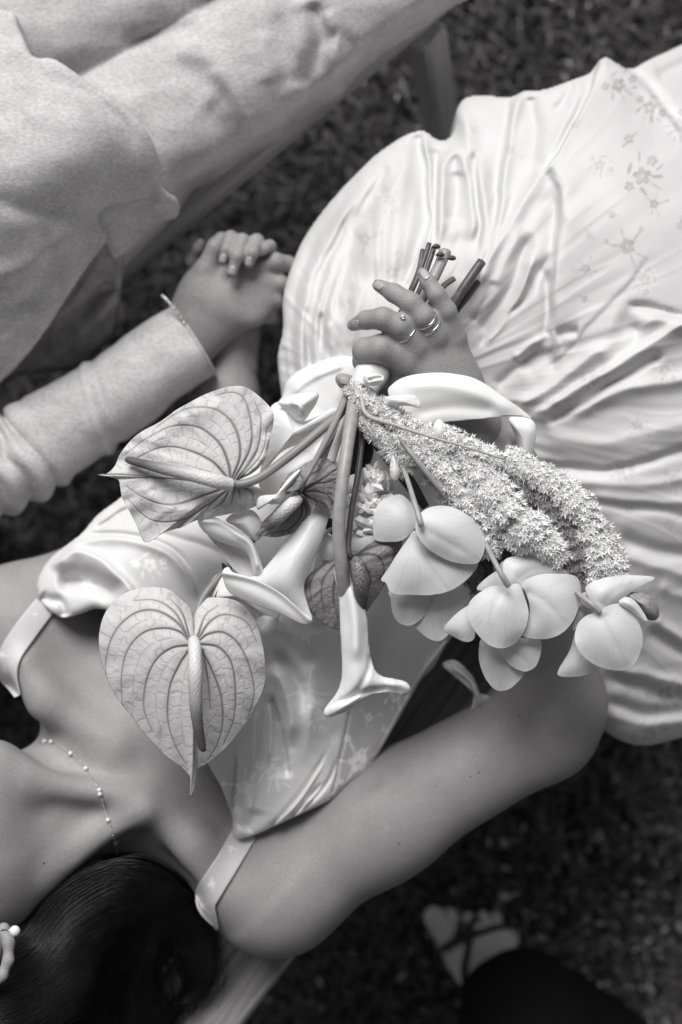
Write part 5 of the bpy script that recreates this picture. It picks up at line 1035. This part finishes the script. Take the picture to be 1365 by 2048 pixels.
anthurium(a4, (705, 1140), v4, [(712, 1122, .690, 11), (716, 1135, .698, 14), (720, 1165, .698, 14.5), (723, 1195, .690, 13), (723, 1225, .68, 8)], M_ANTD, .685, .667, .75, spm=M_SPADD, label='dusky anthurium with a dark spotted spadix behind the calla stem', vw=2.8, power=2, nr=60,
  stem=[(704, 1115, .690, 7), (698, 1108, .694, 7), (697, 1085, .692, 6.5), (704, 1020, .688, 6), (716, 950, .682, 6), (724, 880, .672, 5.5), (720, 800, .655, 5)], stemm=M_STEMD)

# ------------------------------------------------------------------ calla lilies
def streaks(ax, n=9, k=1.0):
    p = cr(ax, 6)
    def f(x, y):
        d, t, s = seg_dist(x, y, p); return np.clip(.35*k*noise2(d*s/5, t*2, n)+.25*k*np.clip(1-t*3, 0, 1), 0, 1)
    return f
c1 = [(645, 1018, 0), (612, 1030, 0), (600, 1045, 0), (585, 1065, 0), (570, 1085, 0), (548, 1115, 0), (514, 1150, -.002), (486, 1152, -.001), (466, 1146, .002), (500, 1175, .002), (548, 1192, .004), (590, 1220, .006), (624, 1240, .006), (618, 1215, .004), (610, 1185, .0), (610, 1165, 0), (621, 1135, 0), (637, 1100, 0), (648, 1070, 0), (658, 1030, 0)]
petal('calla_lily', c1, (582, 1140), .690, .677, M_CALLA, bq, power=2.4, puff=1, nr=40, attrs={'streak_shade': streaks([(645, 1020), (600, 1110), (540, 1180)], 4, .7)}, label='white calla lily opening toward the lower left, largest of the callas')
petal('calla_lip', [(445, 1150), (448, 1138), (458, 1134), (466, 1144), (486, 1150), (520, 1163), (548, 1177), (575, 1196), (600, 1220), (624, 1236), (622, 1246), (606, 1248), (588, 1241), (562, 1228), (530, 1216), (500, 1205), (470, 1192), (454, 1178)], (520, 1188), .691, .689, M_CALLA, bq, puff=1, nr=24, attrs={'streak_shade': lambda x, y: np.clip((y-(1150+(x-445)*.5)-2)/14, 0, 1)}, folds=[([(447, 1146), (480, 1152), (520, 1164), (560, 1186), (595, 1216), (620, 1240)], 8, 6, .0045, 0, 0)], label='rolled lower lip of the large calla')  # greyed below the rim: shade of the lip's underside put into the colour
tube('calla_throat', [(642, 1032, .670, 20), (648, 990, .664, 15), (660, 930, .658, 10), (680, 870, .655, 8), (704, 800, .652, 7)], M_CALLA, bq, 14, 8)
c2 = [(671, 1128, 0), (670, 1155, 0), (677, 1190, 0), (680, 1240, 0), (682, 1290, 0), (684, 1330, 0), (682, 1362, 0), (672, 1388, .0), (655, 1410, .002), (648, 1424, .002), (664, 1431, 0), (690, 1424, -.002), (720, 1404, -.003), (748, 1388, -.002), (775, 1385, 0), (800, 1390, .002), (818, 1386, .003), (822, 1376, .003), (812, 1363, .003), (790, 1357, .002), (765, 1352, 0), (750, 1338, -.002), (743, 1314, -.001), (739, 1290, 0), (737, 1260, 0), (733, 1225, 0), (722, 1195, 0), (704, 1160, 0), (697, 1128, 0), (684, 1120, 0)]
petal('calla_lily', c2, (712, 1345), .695, .684, M_CALLA, bq, puff=.9, nr=44, attrs={'streak_shade': streaks([(688, 1130), (705, 1250), (715, 1380)], 8, .9)}, folds=[([(742, 1312), (738, 1340), (722, 1372), (700, 1395), (665, 1412)], 2.5, 3, -.006, 0, .2), ([(700, 1394), (740, 1382), (790, 1376)], 4, 3, -.006, .2, .2), ([(770, 1370), (800, 1368), (816, 1376)], 8, 8, .005, .2, 0), ([(698, 1150), (712, 1240), (712, 1330)], 12, 12, .006, .2, .2)], label='narrow calla lily hanging down in the middle of the bodice')
petal('calla_lip', [(648, 1426), (655, 1412), (680, 1398), (705, 1392), (735, 1384), (720, 1404), (700, 1417), (672, 1431), (655, 1434)], (690, 1411), .692, .684, M_CHOP, bq, power=2)
tube('calla_stem', [(693, 1225, .672, 13), (690, 1185, .684, 14), (683, 1130, .697, 13.5), (678, 1060, .704, 13), (682, 990, .706, 13), (690, 930, .702, 13), (700, 860, .690, 13.5), (710, 800, .672, 14), (718, 765, .66, 13)], M_STEML, bq, 18, 8, label='thick pale green calla stem')
c3 = [(396, 1040, .002), (415, 1032, .004), (436, 1036, .004), (458, 1050, .004), (480, 1064, .004), (500, 1076, .004), (510, 1090, .003), (518, 1110, .002), (528, 1146, 0), (508, 1152, 0), (502, 1125, 0), (495, 1108, 0), (478, 1096, 0), (452, 1088, -.003), (425, 1076, -.005), (405, 1060, -.003)]
petal('calla_lily', c3, (480, 1082), .688, .676, M_CALLA, bq, puff=.6, nr=24, attrs={'streak_shade': lambda x, y: 0*x}, folds=[([(400, 1042), (440, 1044), (480, 1070), (505, 1092), (520, 1145)], 7, 7, .005, 0, .1)], label='rolled edge of a calla lily under the upper anthurium')
petal('calla_lily', [(400, 1045), (430, 1040), (480, 1065), (515, 1100), (520, 1150), (500, 1160), (470, 1140), (440, 1100)], (465, 1100), .664, .668, M_CALLA, bq, power=1.5, attrs={'streak_shade': lambda x, y: .5+0*x}, label='inside of the half-hidden calla lily')
petal('petal', [(452, 1040), (475, 1022), (505, 1020), (522, 1040), (528, 1066), (512, 1082), (490, 1066), (470, 1052)], (495, 1048), .680, .672, M_PETAL, bq, attrs={'streak_shade': lambda x, y: .4+0*x})
petal('petal', [(556, 806), (575, 794), (600, 786), (636, 785), (634, 805), (622, 824), (608, 842), (590, 838), (575, 822)], (604, 810), .668, .655, M_PETAL, bq, power=1.6, attrs={'streak_shade': lambda x, y: 0*x}, folds=[([(580, 800), (600, 815), (607, 840)], 8, 8, .005)], label='white torn-edged petal near the waist')
petal('petal', [(536, 825), (560, 803), (580, 825), (606, 842), (640, 830), (665, 815), (680, 820), (660, 850), (620, 880), (570, 900), (540, 930), (520, 950), (530, 900)], (588, 865), .664, .645, M_PETAL, bq, power=1.8, attrs={'streak_shade': lambda x, y: .15+0*x}, ripple=.003, label='broad white petal beneath the anthurium stem')
petal('petal', [(520, 955), (560, 925), (620, 895), (655, 900), (640, 930), (600, 950), (560, 985), (545, 1010), (525, 990)], (580, 945), .655, .645, M_PETAL, bq, power=1.8, attrs={'streak_shade': lambda x, y: .3+0*x})
petal('petal', [(590, 900), (640, 860), (676, 850), (665, 900), (640, 960), (600, 960)], (635, 910), .650, .640, M_CHOP, bq, power=1.8)
petal('petal', [(616, 1215), (640, 1080), (665, 1075), (680, 1100), (672, 1130), (640, 1140)], (655, 1105), .655, .648, M_PETAL, bq, attrs={'streak_shade': lambda x, y: .2+0*x})
petal('petal', [(520, 1210), (556, 1226), (552, 1262), (535, 1275), (518, 1270), (512, 1240)], (535, 1245), .664, .655, M_CHOP, bq)
petal('petal', [(414, 1195), (432, 1150), (470, 1150), (520, 1190), (560, 1225), (540, 1240), (470, 1200)], (480, 1190), .668, .660, M_CHOP, bq)

# ------------------------------------------------------------------ orchids
def orchid(label, parts, stem=None):
    root = None
    for i, (outl, c, zc, ze, veins_, st) in enumerate(parts):
        polys = [cr(v, 6) for v in veins_]
        def stf(x, y, polys=polys, st=st, c=c):
            o = np.zeros(x.shape)+st; a = np.arctan2(y-c[1], x-c[0])
            for p in polys: d, t, s = seg_dist(x, y, p); o = np.maximum(o, .5*np.exp(-(d/5)**2))
            hx, hy = (stem[0][0], stem[0][1]) if stem else c; ag = np.arctan2(y-hy, x-hx); rd = np.hypot(x-hx, y-hy); return np.clip(o+.30*np.clip(1-np.abs(noise2(ag*17+.5*noise2(x/15, y/15, 2), rd/160, 5))*5, 0, 1)*np.clip(rd/40, 0, 1)+.05*noise2(x/30, y/30, 7)+.05, 0, 1)
        fl = [(v, 12, 12, -.0012, .1, .4) for v in veins_]
        ze = zc-(zc-ze)*.38; o = petal('orchid' if root is None else 'petal', outl, c, zc, ze, M_PETAL, bq if root is None else root, puff=1.25, nr=22, tilt=((stem[0][0], stem[0][1], .00007) if stem else None), attrs={'streak_shade': stf}, folds=fl, solid=.0002, ripple=.003, rf=3, seed=i, label=label if root is None else None, nsm=7)
        if root is None: root = o
    if stem is not None: tube('stem', stem, M_STEML, root, 10, 8)
    return root
orchid('white orchid seen from behind, nearest the wrist and largest of three', [
 ([(838, 1030), (862, 1014), (900, 1013), (937, 1031), (963, 1060), (971, 1090), (960, 1123), (938, 1129), (905, 1124), (880, 1113), (852, 1094), (836, 1072), (831, 1052)], (900, 1072), .712, .696, [[(842, 1052), (880, 1075), (925, 1100), (960, 1118)]], .05),
 ([(832, 1062), (815, 1080), (795, 1108), (778, 1135), (762, 1160), (772, 1166), (785, 1188), (823, 1190), (866, 1190), (905, 1180), (938, 1156), (958, 1126), (935, 1126), (900, 1122), (865, 1098)], (850, 1130), .702, .688, [[(838, 1070), (850, 1110), (875, 1150), (900, 1180)]], .1),
 ([(838, 1043), (830, 1015), (808, 992), (790, 990), (765, 1000), (750, 1022), (746, 1055), (752, 1080), (780, 1084), (810, 1078)], (792, 1040), .688, .677, [], .22),
 ([(784, 1180), (782, 1200), (786, 1228), (800, 1247), (822, 1251), (845, 1236), (870, 1200), (868, 1184)], (822, 1210), .682, .670, [], .3),
 ([(845, 1190), (905, 1170), (945, 1170), (925, 1215), (902, 1262), (885, 1280), (866, 1281), (845, 1268), (826, 1244)], (885, 1225), .680, .666, [], .32)],
 [(844, 1052, .712, 6), (840, 1040, .713, 6), (828, 1000, .705, 5.5), (812, 950, .690, 5), (790, 900, .675, 5), (760, 840, .662, 4)])
orchid('white orchid seen from behind, middle one of the hanging three', [
 ([(1012, 1172), (985, 1172), (960, 1185), (940, 1204), (936, 1230), (950, 1262), (978, 1290), (1008, 1297), (1035, 1283), (1052, 1255), (1058, 1225), (1050, 1195), (1038, 1168)], (996, 1232), .710, .694, [[(1020, 1172), (990, 1200), (978, 1250)]], .1),
 ([(1042, 1168), (1075, 1150), (1115, 1148), (1150, 1152), (1162, 1172), (1160, 1205), (1148, 1240), (1125, 1266), (1095, 1278), (1060, 1277), (1044, 1268), (1056, 1245), (1060, 1215), (1052, 1185)], (1100, 1208), .706, .690, [[(1050, 1180), (1090, 1200), (1130, 1240)]], .02),
 ([(1012, 1172), (1006, 1140), (1012, 1118), (1050, 1111), (1092, 1118), (1125, 1136), (1146, 1152), (1110, 1152), (1075, 1156), (1040, 1172)], (1068, 1138), .700, .688, [[(1030, 1160), (1060, 1140), (1100, 1135)]], .08),
 ([(952, 1205), (925, 1218), (904, 1236), (888, 1258), (905, 1272), (932, 1284), (950, 1276), (948, 1245), (942, 1225)], (930, 1250), .690, .680, [], .15),
 ([(966, 1276), (958, 1300), (960, 1328), (972, 1358), (992, 1380), (1015, 1380), (1036, 1364), (1050, 1342), (1030, 1300), (1000, 1290)], (1002, 1332), .684, .670, [], .2),
 ([(1020, 1278), (1050, 1276), (1080, 1278), (1083, 1302), (1074, 1330), (1062, 1340), (1046, 1343), (1020, 1330), (1000, 1305), (1005, 1288)], (1045, 1305), .690, .680, [[(1010, 1290), (1040, 1310), (1068, 1336)]], .15),
 ([(955, 1180), (968, 1160), (1000, 1140), (1012, 1160), (1000, 1178)], (985, 1165), .692, .686, [], .2),
 ([(1000, 1130), (1008, 1122), (1016, 1140), (1014, 1160), (1004, 1150)], (1008, 1140), .690, .684, [], 1.0)],
 [(1018, 1172, .712, 6.5), (1004, 1150, .714, 6), (988, 1120, .708, 5.5), (970, 1085, .694, 5), (940, 1040, .675, 5)])
orchid('white orchid with a dark lip, lowest and furthest right', [
 ([(1196, 1224), (1172, 1232), (1155, 1250), (1150, 1280), (1162, 1308), (1190, 1330), (1222, 1340), (1256, 1340), (1276, 1318), (1287, 1280), (1278, 1244), (1262, 1222), (1245, 1208), (1220, 1210)], (1216, 1275), .706, .690, [[(1205, 1225), (1225, 1270), (1255, 1325)]], .1),
 ([(1171, 1176), (1190, 1162), (1225, 1152), (1262, 1150), (1310, 1155), (1290, 1168), (1262, 1185), (1240, 1205), (1215, 1215), (1195, 1222), (1182, 1205)], (1222, 1182), .700, .688, [[(1200, 1215), (1230, 1180), (1265, 1165)]], .06),
 ([(1152, 1262), (1140, 1300), (1118, 1338), (1118, 1352), (1145, 1354), (1172, 1350), (1196, 1336), (1170, 1315), (1156, 1290)], (1150, 1325), .684, .674, [], .3),
 ([(1238, 1206), (1250, 1194), (1266, 1198), (1282, 1216), (1296, 1242), (1280, 1236), (1262, 1222)], (1266, 1215), .706, .698, [], .1),
 ([(1158, 1200), (1170, 1184), (1186, 1200), (1190, 1220), (1172, 1215)], (1174, 1203), .690, .686, [], 1.0),
 ([(1170, 1232), (1160, 1200), (1150, 1235), (1146, 1262), (1160, 1245)], (1160, 1228), .683, .678, [], .5)],
 [(1200, 1224, .702, 6), (1186, 1210, .703, 6), (1166, 1195, .698, 5.5), (1150, 1180, .690, 5), (1120, 1150, .68, 4)])
petal('orchid_lip', [(1250, 1188), (1264, 1184), (1290, 1186), (1306, 1196), (1318, 1218), (1317, 1236), (1304, 1241), (1290, 1234), (1276, 1214)], (1292, 1212), .694, .684, M_LIP, bq, power=2, label='dark folded lip of the furthest orchid')

for ol_, zc_, ze_ in (([(700, 1075), (722, 1060), (748, 1066), (752, 1090), (730, 1106), (704, 1100)], .668, .662), ([(742, 955), (762, 940), (778, 958), (774, 985), (752, 992), (740, 975)], .672, .665),
   ([(640, 1085), (662, 1072), (684, 1084), (680, 1112), (655, 1122), (636, 1108)], .664, .658), ([(690, 960), (712, 948), (726, 966), (716, 990), (694, 988)], .664, .658), ([(752, 1030), (770, 1010), (790, 1020), (790, 1050), (768, 1066), (750, 1052)], .668, .660), ([(556, 1240), (590, 1225), (640, 1240), (650, 1262), (610, 1272), (570, 1262)], .652, .644)):
    petal('petal', ol_, (0, 0), zc_, ze_, M_PETAL, bq, puff=1.1, solid=.0002, ripple=.004, attrs={'streak_shade': lambda x, y: .15+0*x})
# ------------------------------------------------------------------ filler, dark leaves, dark sheet for a shaded gap
r_ = np.random.default_rng(3)
geo = []
def chop(n, cx, cy, sx, sy, z0, z1, size, rot=.0):
    for i in range(n):
        u, v = r_.normal(0, .5, 2); x = cx+u*sx*math.cos(rot)-v*sy*math.sin(rot); y = cy+u*sx*math.sin(rot)+v*sy*math.cos(rot); z = r_.uniform(z0, z1); s_ = size*r_.uniform(.6, 1.3); a = r_.uniform(0, 6.28); ti = r_.uniform(-.8, .8, 2)
        ring_ = []; k = 8
        for j in range(k):
            b = a+j/k*6.283; rr = s_*(1+.4*math.cos(2*(b-a)))*r_.uniform(.55, 1.15); dx = rr*math.cos(b); dy = rr*math.sin(b); ring_.append(P(x+dx, y+dy, z+(ti[0]*dx+ti[1]*dy)/2700-.001*(j % 2)))
        geo.append((np.vstack([P(x, y, z+.002), ring_]), np.array([(0, 1+j, 1+(j+1) % k, 1+(j+1) % k) for j in range(k)])))
chop(110, 738, 1005, 36, 80, .644, .672, 12); chop(26, 755, 965, 22, 30, .655, .672, 13); chop(18, 655, 1080, 12, 36, .645, .655, 9)
V, F = join_geo(geo); mesh_obj('filler_blossom', V, tri_fix(F), M_CHOP, bq, smooth=False, label='cluster of small white blossoms behind the stems', solid=.0004)
def blade(pts, label=None):
    p = resample(cr(pts, 8), 30); T = np.gradient(p[:, :2], axis=0); T /= np.linalg.norm(T, axis=1)[:, None]; Nn = np.stack([-T[:, 1], T[:, 0]], -1)
    V = []
    for i in range(30):
        for v in (-1, -.5, 0, .5, 1): q = p[i, :2]+Nn[i]*v*p[i, 3]; V.append(P(q[0], q[1], p[i, 2]-(1-abs(v))*.002))
    return mesh_obj('leaf', np.array(V), grid_faces(30, 5), M_LEAF, bq, solid=.0006, label=label)
blade([(722, 800, .650, 8), (735, 850, .655, 16), (770, 900, .652, 15), (815, 960, .648, 14), (852, 1015, .645, 8)]); blade([(712, 790, .645, 8), (712, 860, .640, 22), (708, 920, .636, 18), (700, 960, .63, 6)]); blade([(700, 780, .642, 6), (680, 840, .640, 14), (640, 900, .634, 10), (610, 930, .63, 3)])
blade([(730, 850, .634, 12), (722, 900, .634, 26), (720, 945, .632, 14)])  # wide dark sheet put in for the shaded gap between the stems
blade([(648, 1030, .652, 2), (662, 1050, .652, 12), (680, 1068, .650, 12), (690, 1090, .648, 3)]); blade([(445, 1125, .672, 1), (452, 1140, .672, 7), (462, 1160, .672, 6), (470, 1170, .672, 2)]); blade([(452, 1170, .664, 2), (442, 1185, .664, 8), (434, 1200, .664, 6), (428, 1212, .662, 2)])
blade([(930, 1100, .652, 12), (960, 1140, .650, 26), (965, 1180, .648, 14)]); blade([(985, 1110, .648, 20), (1010, 1120, .650, 20), (1040, 1130, .648, 8)])

# ------------------------------------------------------------------ amaranthus tassels
def tassel(pts, m, n, label, size=8.6, seed=0, core=.10):
    n = int(n*1.7); rr = np.random.default_rng(seed); p = resample(cr(pts, 10), 200); k = rr.integers(0, 200, n); T = np.gradient(p[:, :2], axis=0); T /= np.linalg.norm(T, axis=1)[:, None]; Nn = np.stack([-T[:, 1], T[:, 0]], -1)
    lump = 1+.5*noise2(k/9.0, rr.integers(0, 3, n)*3.3, seed+2)
    ph_ = rr.uniform(0, 2*math.pi, n); R = p[k, 3]*np.sqrt(rr.uniform(.25, 1.0, n))*lump; x = p[k, 0]+Nn[k, 0]*R*np.cos(ph_)+rr.normal(0, 3, n); y = p[k, 1]+Nn[k, 1]*R*np.cos(ph_)+rr.normal(0, 1.5, n)
    zz = p[k, 2]+R*np.sin(ph_)/2700*.8; C = P(x, y, zz); out = np.stack([Nn[k, 0]*np.cos(ph_), -Nn[k, 1]*np.cos(ph_), np.sin(ph_)+.25], -1); out /= np.linalg.norm(out, axis=1)[:, None]
    s_ = size/2700*rr.uniform(.6, 1.35, n); A = np.cross(out, rr.normal(0, 1, (n, 3))); A /= np.linalg.norm(A, axis=1)[:, None]; B = np.cross(out, A); V = [C]; Fq = []
    for j in range(6):   # six pointed spikes each
        a = j*math.pi/3+rr.uniform(-.3, .3, n); d = A*np.cos(a)[:, None]+B*np.sin(a)[:, None]; d2 = -A*np.sin(a)[:, None]+B*np.cos(a)[:, None]; lift = out*rr.uniform(.1, .9, n)[:, None]
        tip = C+(d+lift)*s_[:, None]; V += [C+(d*.35+d2*.20)*s_[:, None], tip, C+(d*.35-d2*.20)*s_[:, None]]; Fq.append((0, 1+j*3, 2+j*3, 3+j*3))
    V = np.stack(V, 1).reshape(-1, 3); F = (np.arange(n)[:, None, None]*19+np.array(Fq)[None]).reshape(-1, 4)
    tone = np.repeat(rr.uniform(0, 1, n)**3*.4, 19)
    cv, cf, *_ = tube_geo([(a, b, c, d*.62) for a, b, c, d in pts], 10, 6)
    V2 = np.vstack([V, cv]); F2 = np.vstack([F, cf+len(V)])
    return mesh_obj('amaranthus_tassel', V2, tri_fix(F2), m, bq, attrs={'tone': np.r_[tone, np.full(len(cv), 1.0)]}, smooth=False, label=label)
tassel([(700, 772, .672, 10), (722, 795, .680, 16), (755, 815, .684, 17), (800, 842, .686, 20), (850, 872, .688, 20), (890, 900, .690, 20), (930, 925, .692, 23), (970, 955, .694, 22)], M_AMA, 1500, 'upper white tassel along the ribbon edge', seed=1)
tassel([(722, 815, .676, 10), (740, 850, .680, 16), (775, 885, .682, 17), (800, 915, .680, 17), (818, 945, .678, 12)], M_AMA, 700, 'short lower tassel near the binding', seed=2)
tassel([(790, 870, .684, 16), (830, 900, .690, 22), (870, 925, .692, 22), (905, 960, .692, 24), (935, 1000, .692, 26), (960, 1040, .69, 26), (975, 1085, .688, 22), (1000, 1100, .686, 14)], M_AMA, 1700, 'middle white tassel', seed=3)
tassel([(905, 905, .686, 18), (950, 940, .692, 26), (985, 985, .698, 32), (1020, 1025, .700, 36), (1060, 1060, .698, 36), (1100, 1092, .694, 30), (1122, 1125, .69, 16)], M_AMA, 2300, 'thick white tassel in the centre of the mass', seed=4)
tassel([(1012, 918, .684, 18), (1050, 935, .688, 24), (1095, 960, .690, 26), (1135, 990, .690, 28), (1170, 1030, .688, 28), (1195, 1075, .686, 28), (1215, 1120, .684, 28), (1232, 1155, .680, 22)], M_AMA, 2300, 'outermost white tassel against the skirt', seed=5)
tassel([(860, 940, .676, 14), (900, 985, .680, 18), (940, 1030, .680, 16), (965, 1060, .68, 10)], M_AMA, 550, 'thin tassel behind the first orchid', seed=6)
tassel([(990, 955, .678, 18), (1040, 975, .682, 22), (1085, 1000, .684, 24), (1115, 1035, .684, 26), (1138, 1080, .684, 26), (1150, 1125, .682, 26), (1160, 1165, .678, 18)], M_AMAD, 2300, 'dark seedy tassel between the white ones', 7, seed=7)
tassel([(1165, 1060, .684, 14), (1185, 1110, .684, 18), (1190, 1150, .68, 18), (1180, 1165, .68, 10)], M_AMA, 500, 'short pale tassel beside the dark one', seed=8)
tassel([(930, 1120, .664, 10), (945, 1150, .664, 16), (955, 1180, .660, 10)], M_AMAD, 400, 'dark tassel tip between two orchids', 7, seed=9)
tassel([(940, 1000, .688, 14), (975, 1030, .692, 20), (1020, 1070, .692, 22), (1055, 1100, .690, 16)], M_AMA, 700, 'loose tuft between the middle and central tassels', seed=10)
tassel([(870, 860, .690, 12), (910, 880, .694, 16), (960, 905, .694, 16), (1000, 925, .69, 14)], M_AMA, 500, 'thin tuft under the long wiry stem', seed=11)
tube('wiry_stem', [(722, 790, .695, 4), (735, 830, .703, 4.5), (790, 850, .706, 4), (860, 873, .708, 3), (930, 893, .708, 2.6), (1008, 918, .704, 2.2)], M_CUT, bq, 8, 8)
tube('wiry_stem', [(800, 878, .694, 3), (830, 915, .698, 6), (870, 965, .696, 6), (905, 1010, .688, 6)], M_STEML, bq, 8, 8)
tube('wiry_stem', [(725, 800, .69, 3), (735, 850, .70, 3), (755, 880, .70, 2)], M_CUT, bq, 8, 8)
petal('dried_bract', [(770, 795), (800, 790), (832, 792), (842, 815), (820, 812), (785, 810)], (805, 802), .698, .694, M_CHOP, bq, ripple=.002); petal('dried_bract', [(785, 910), (796, 925), (800, 950), (790, 962), (780, 945)], (791, 938), .690, .686, M_CHOP, bq, ripple=.002)
petal('dried_bract', [(868, 850), (880, 838), (895, 860), (885, 885), (868, 875)], (880, 862), .70, .695, M_CHOP, bq, ripple=.002)

# ------------------------------------------------------------------ cut stems above the hand, binding, ribbon
for pts, m, lab in (([(859, 487, .640, 5), (845, 530, .645, 5), (826, 578, .650, 5), (790, 650, .645, 6), (750, 730, .645, 6)], M_STEMD, None), ([(868, 497, .642, 5.5), (850, 550, .646, 5.5), (836, 590, .648, 6), (790, 670, .642, 6), (745, 740, .64, 6)], M_STEMD, None),
   ([(846, 500, .632, 5), (838, 540, .638, 5), (822, 580, .64, 5)], M_STEMD, None), ([(893, 502, .640, 11), (876, 540, .645, 11), (854, 580, .648, 11), (800, 670, .640, 11), (750, 740, .64, 10)], M_STEML, 'thick pale cut stem'),
   ([(908, 557, .630, 6), (885, 575, .634, 6), (860, 610, .636, 6)], M_STEM, None), ([(964, 523, .640, 9.5), (930, 572, .644, 9.5), (898, 622, .642, 9.5), (830, 700, .63, 9)], M_STEMD, 'thick dark cut stem'), ([(957, 564, .632, 7), (930, 600, .636, 7), (908, 628, .636, 7), (860, 700, .63, 7)], M_STEMD, None), ([(945, 545, .626, 6), (915, 590, .63, 6), (890, 620, .63, 6)], M_STEMD, None), ([(882, 500, .634, 4), (872, 530, .638, 4), (850, 570, .64, 4)], M_STEM, None)):
    o = tube('cut_stem', pts, m, bq, 12, 6, label=lab); x, y, z, r = pts[0]; dx = np.array(pts[0][:2])-np.array(pts[1][:2]); dx = dx/np.linalg.norm(dx)
    tube('cut_end', [(x-dx[0], y-dx[1], z, r*.93), (x+dx[0]*1.5, y+dx[1]*1.5, z+.0003, r*.9)], M_CUT, o, 12, 1)
for x, y in ((872, 492), (903, 515), (880, 508)): petal('torn_bark', [(x-9, y+2), (x, y-5), (x+10, y), (x+6, y+6), (x-4, y+5)], (x, y), .652, .649, M_STEMD, bq, ripple=.002, na=20, nr=4)
tube('ribbon_binding', [(790, 690, .645, 28), (768, 715, .650, 31), (750, 740, .655, 34), (735, 762, .660, 33), (727, 778, .662, 30)], M_RIBBON, bq, 40, 8, flat=.9, rfun=lambda L, th: 1+.03*np.sin(L*420+th*2), label='white satin ribbon wound round the stems')
petal('ribbon_knot', [(728, 752), (742, 744), (762, 748), (770, 756), (764, 768), (745, 772), (730, 768)], (748, 758), .698, .690, M_RIBBON, bq, folds=[([(735, 762), (750, 757), (768, 755)], 4, 3, -.004)])
RB = [(776, 782), (786, 768), (800, 758), (818, 752), (840, 747), (870, 745), (900, 746), (930, 751), (962, 761), (985, 776), (1005, 790), (1030, 808), (1052, 826), (1070, 842), (1062, 838), (1040, 832), (1016, 832), (980, 836), (940, 840), (900, 844), (864, 848), (845, 838), (842, 815), (838, 796), (805, 790)]
RB = [(776, 783), (786, 768), (800, 758), (820, 751), (845, 747), (880, 745), (912, 748), (945, 755), (975, 770), (1003, 790), (1030, 809), (1052, 826), (1064, 838), (1045, 833), (1016, 832), (980, 836), (940, 840), (900, 844), (866, 850), (840, 860), (810, 850), (790, 820)]
petal('ribbon', RB, (905, 800), .673, .668, M_RIBBON, bq, puff=1, nr=40, nsm=8, folds=[([(800, 775), (880, 770), (960, 790), (1040, 828)], 16, 16, .003), ([(820, 830), (900, 815), (1000, 822)], 18, 14, -.003)], solid=.0008, label='wide white satin ribbon wrapped over the wrist')
petal('ribbon_loop', [(1040, 834), (1060, 837), (1071, 848), (1073, 865), (1070, 890), (1062, 920), (1050, 945), (1046, 930), (1036, 890), (1026, 860), (1018, 836)], (1050, 880), .652, .645, M_RIBBON, bq, power=2, solid=.0008, label='shaded inside of the ribbon loop behind the forearm')
petal('ribbon_tail', [(885, 1330), (910, 1320), (940, 1345), (955, 1370), (965, 1395), (990, 1395), (1008, 1400), (1000, 1412), (965, 1425), (935, 1448), (955, 1425), (955, 1400), (930, 1370)], (950, 1385), .535, .525, M_RIBBON, bq, power=1.6, ripple=.004, folds=[([(900, 1330), (945, 1365), (965, 1420)], 6, 6, .008)], label='ribbon tail hanging beside the elbow')
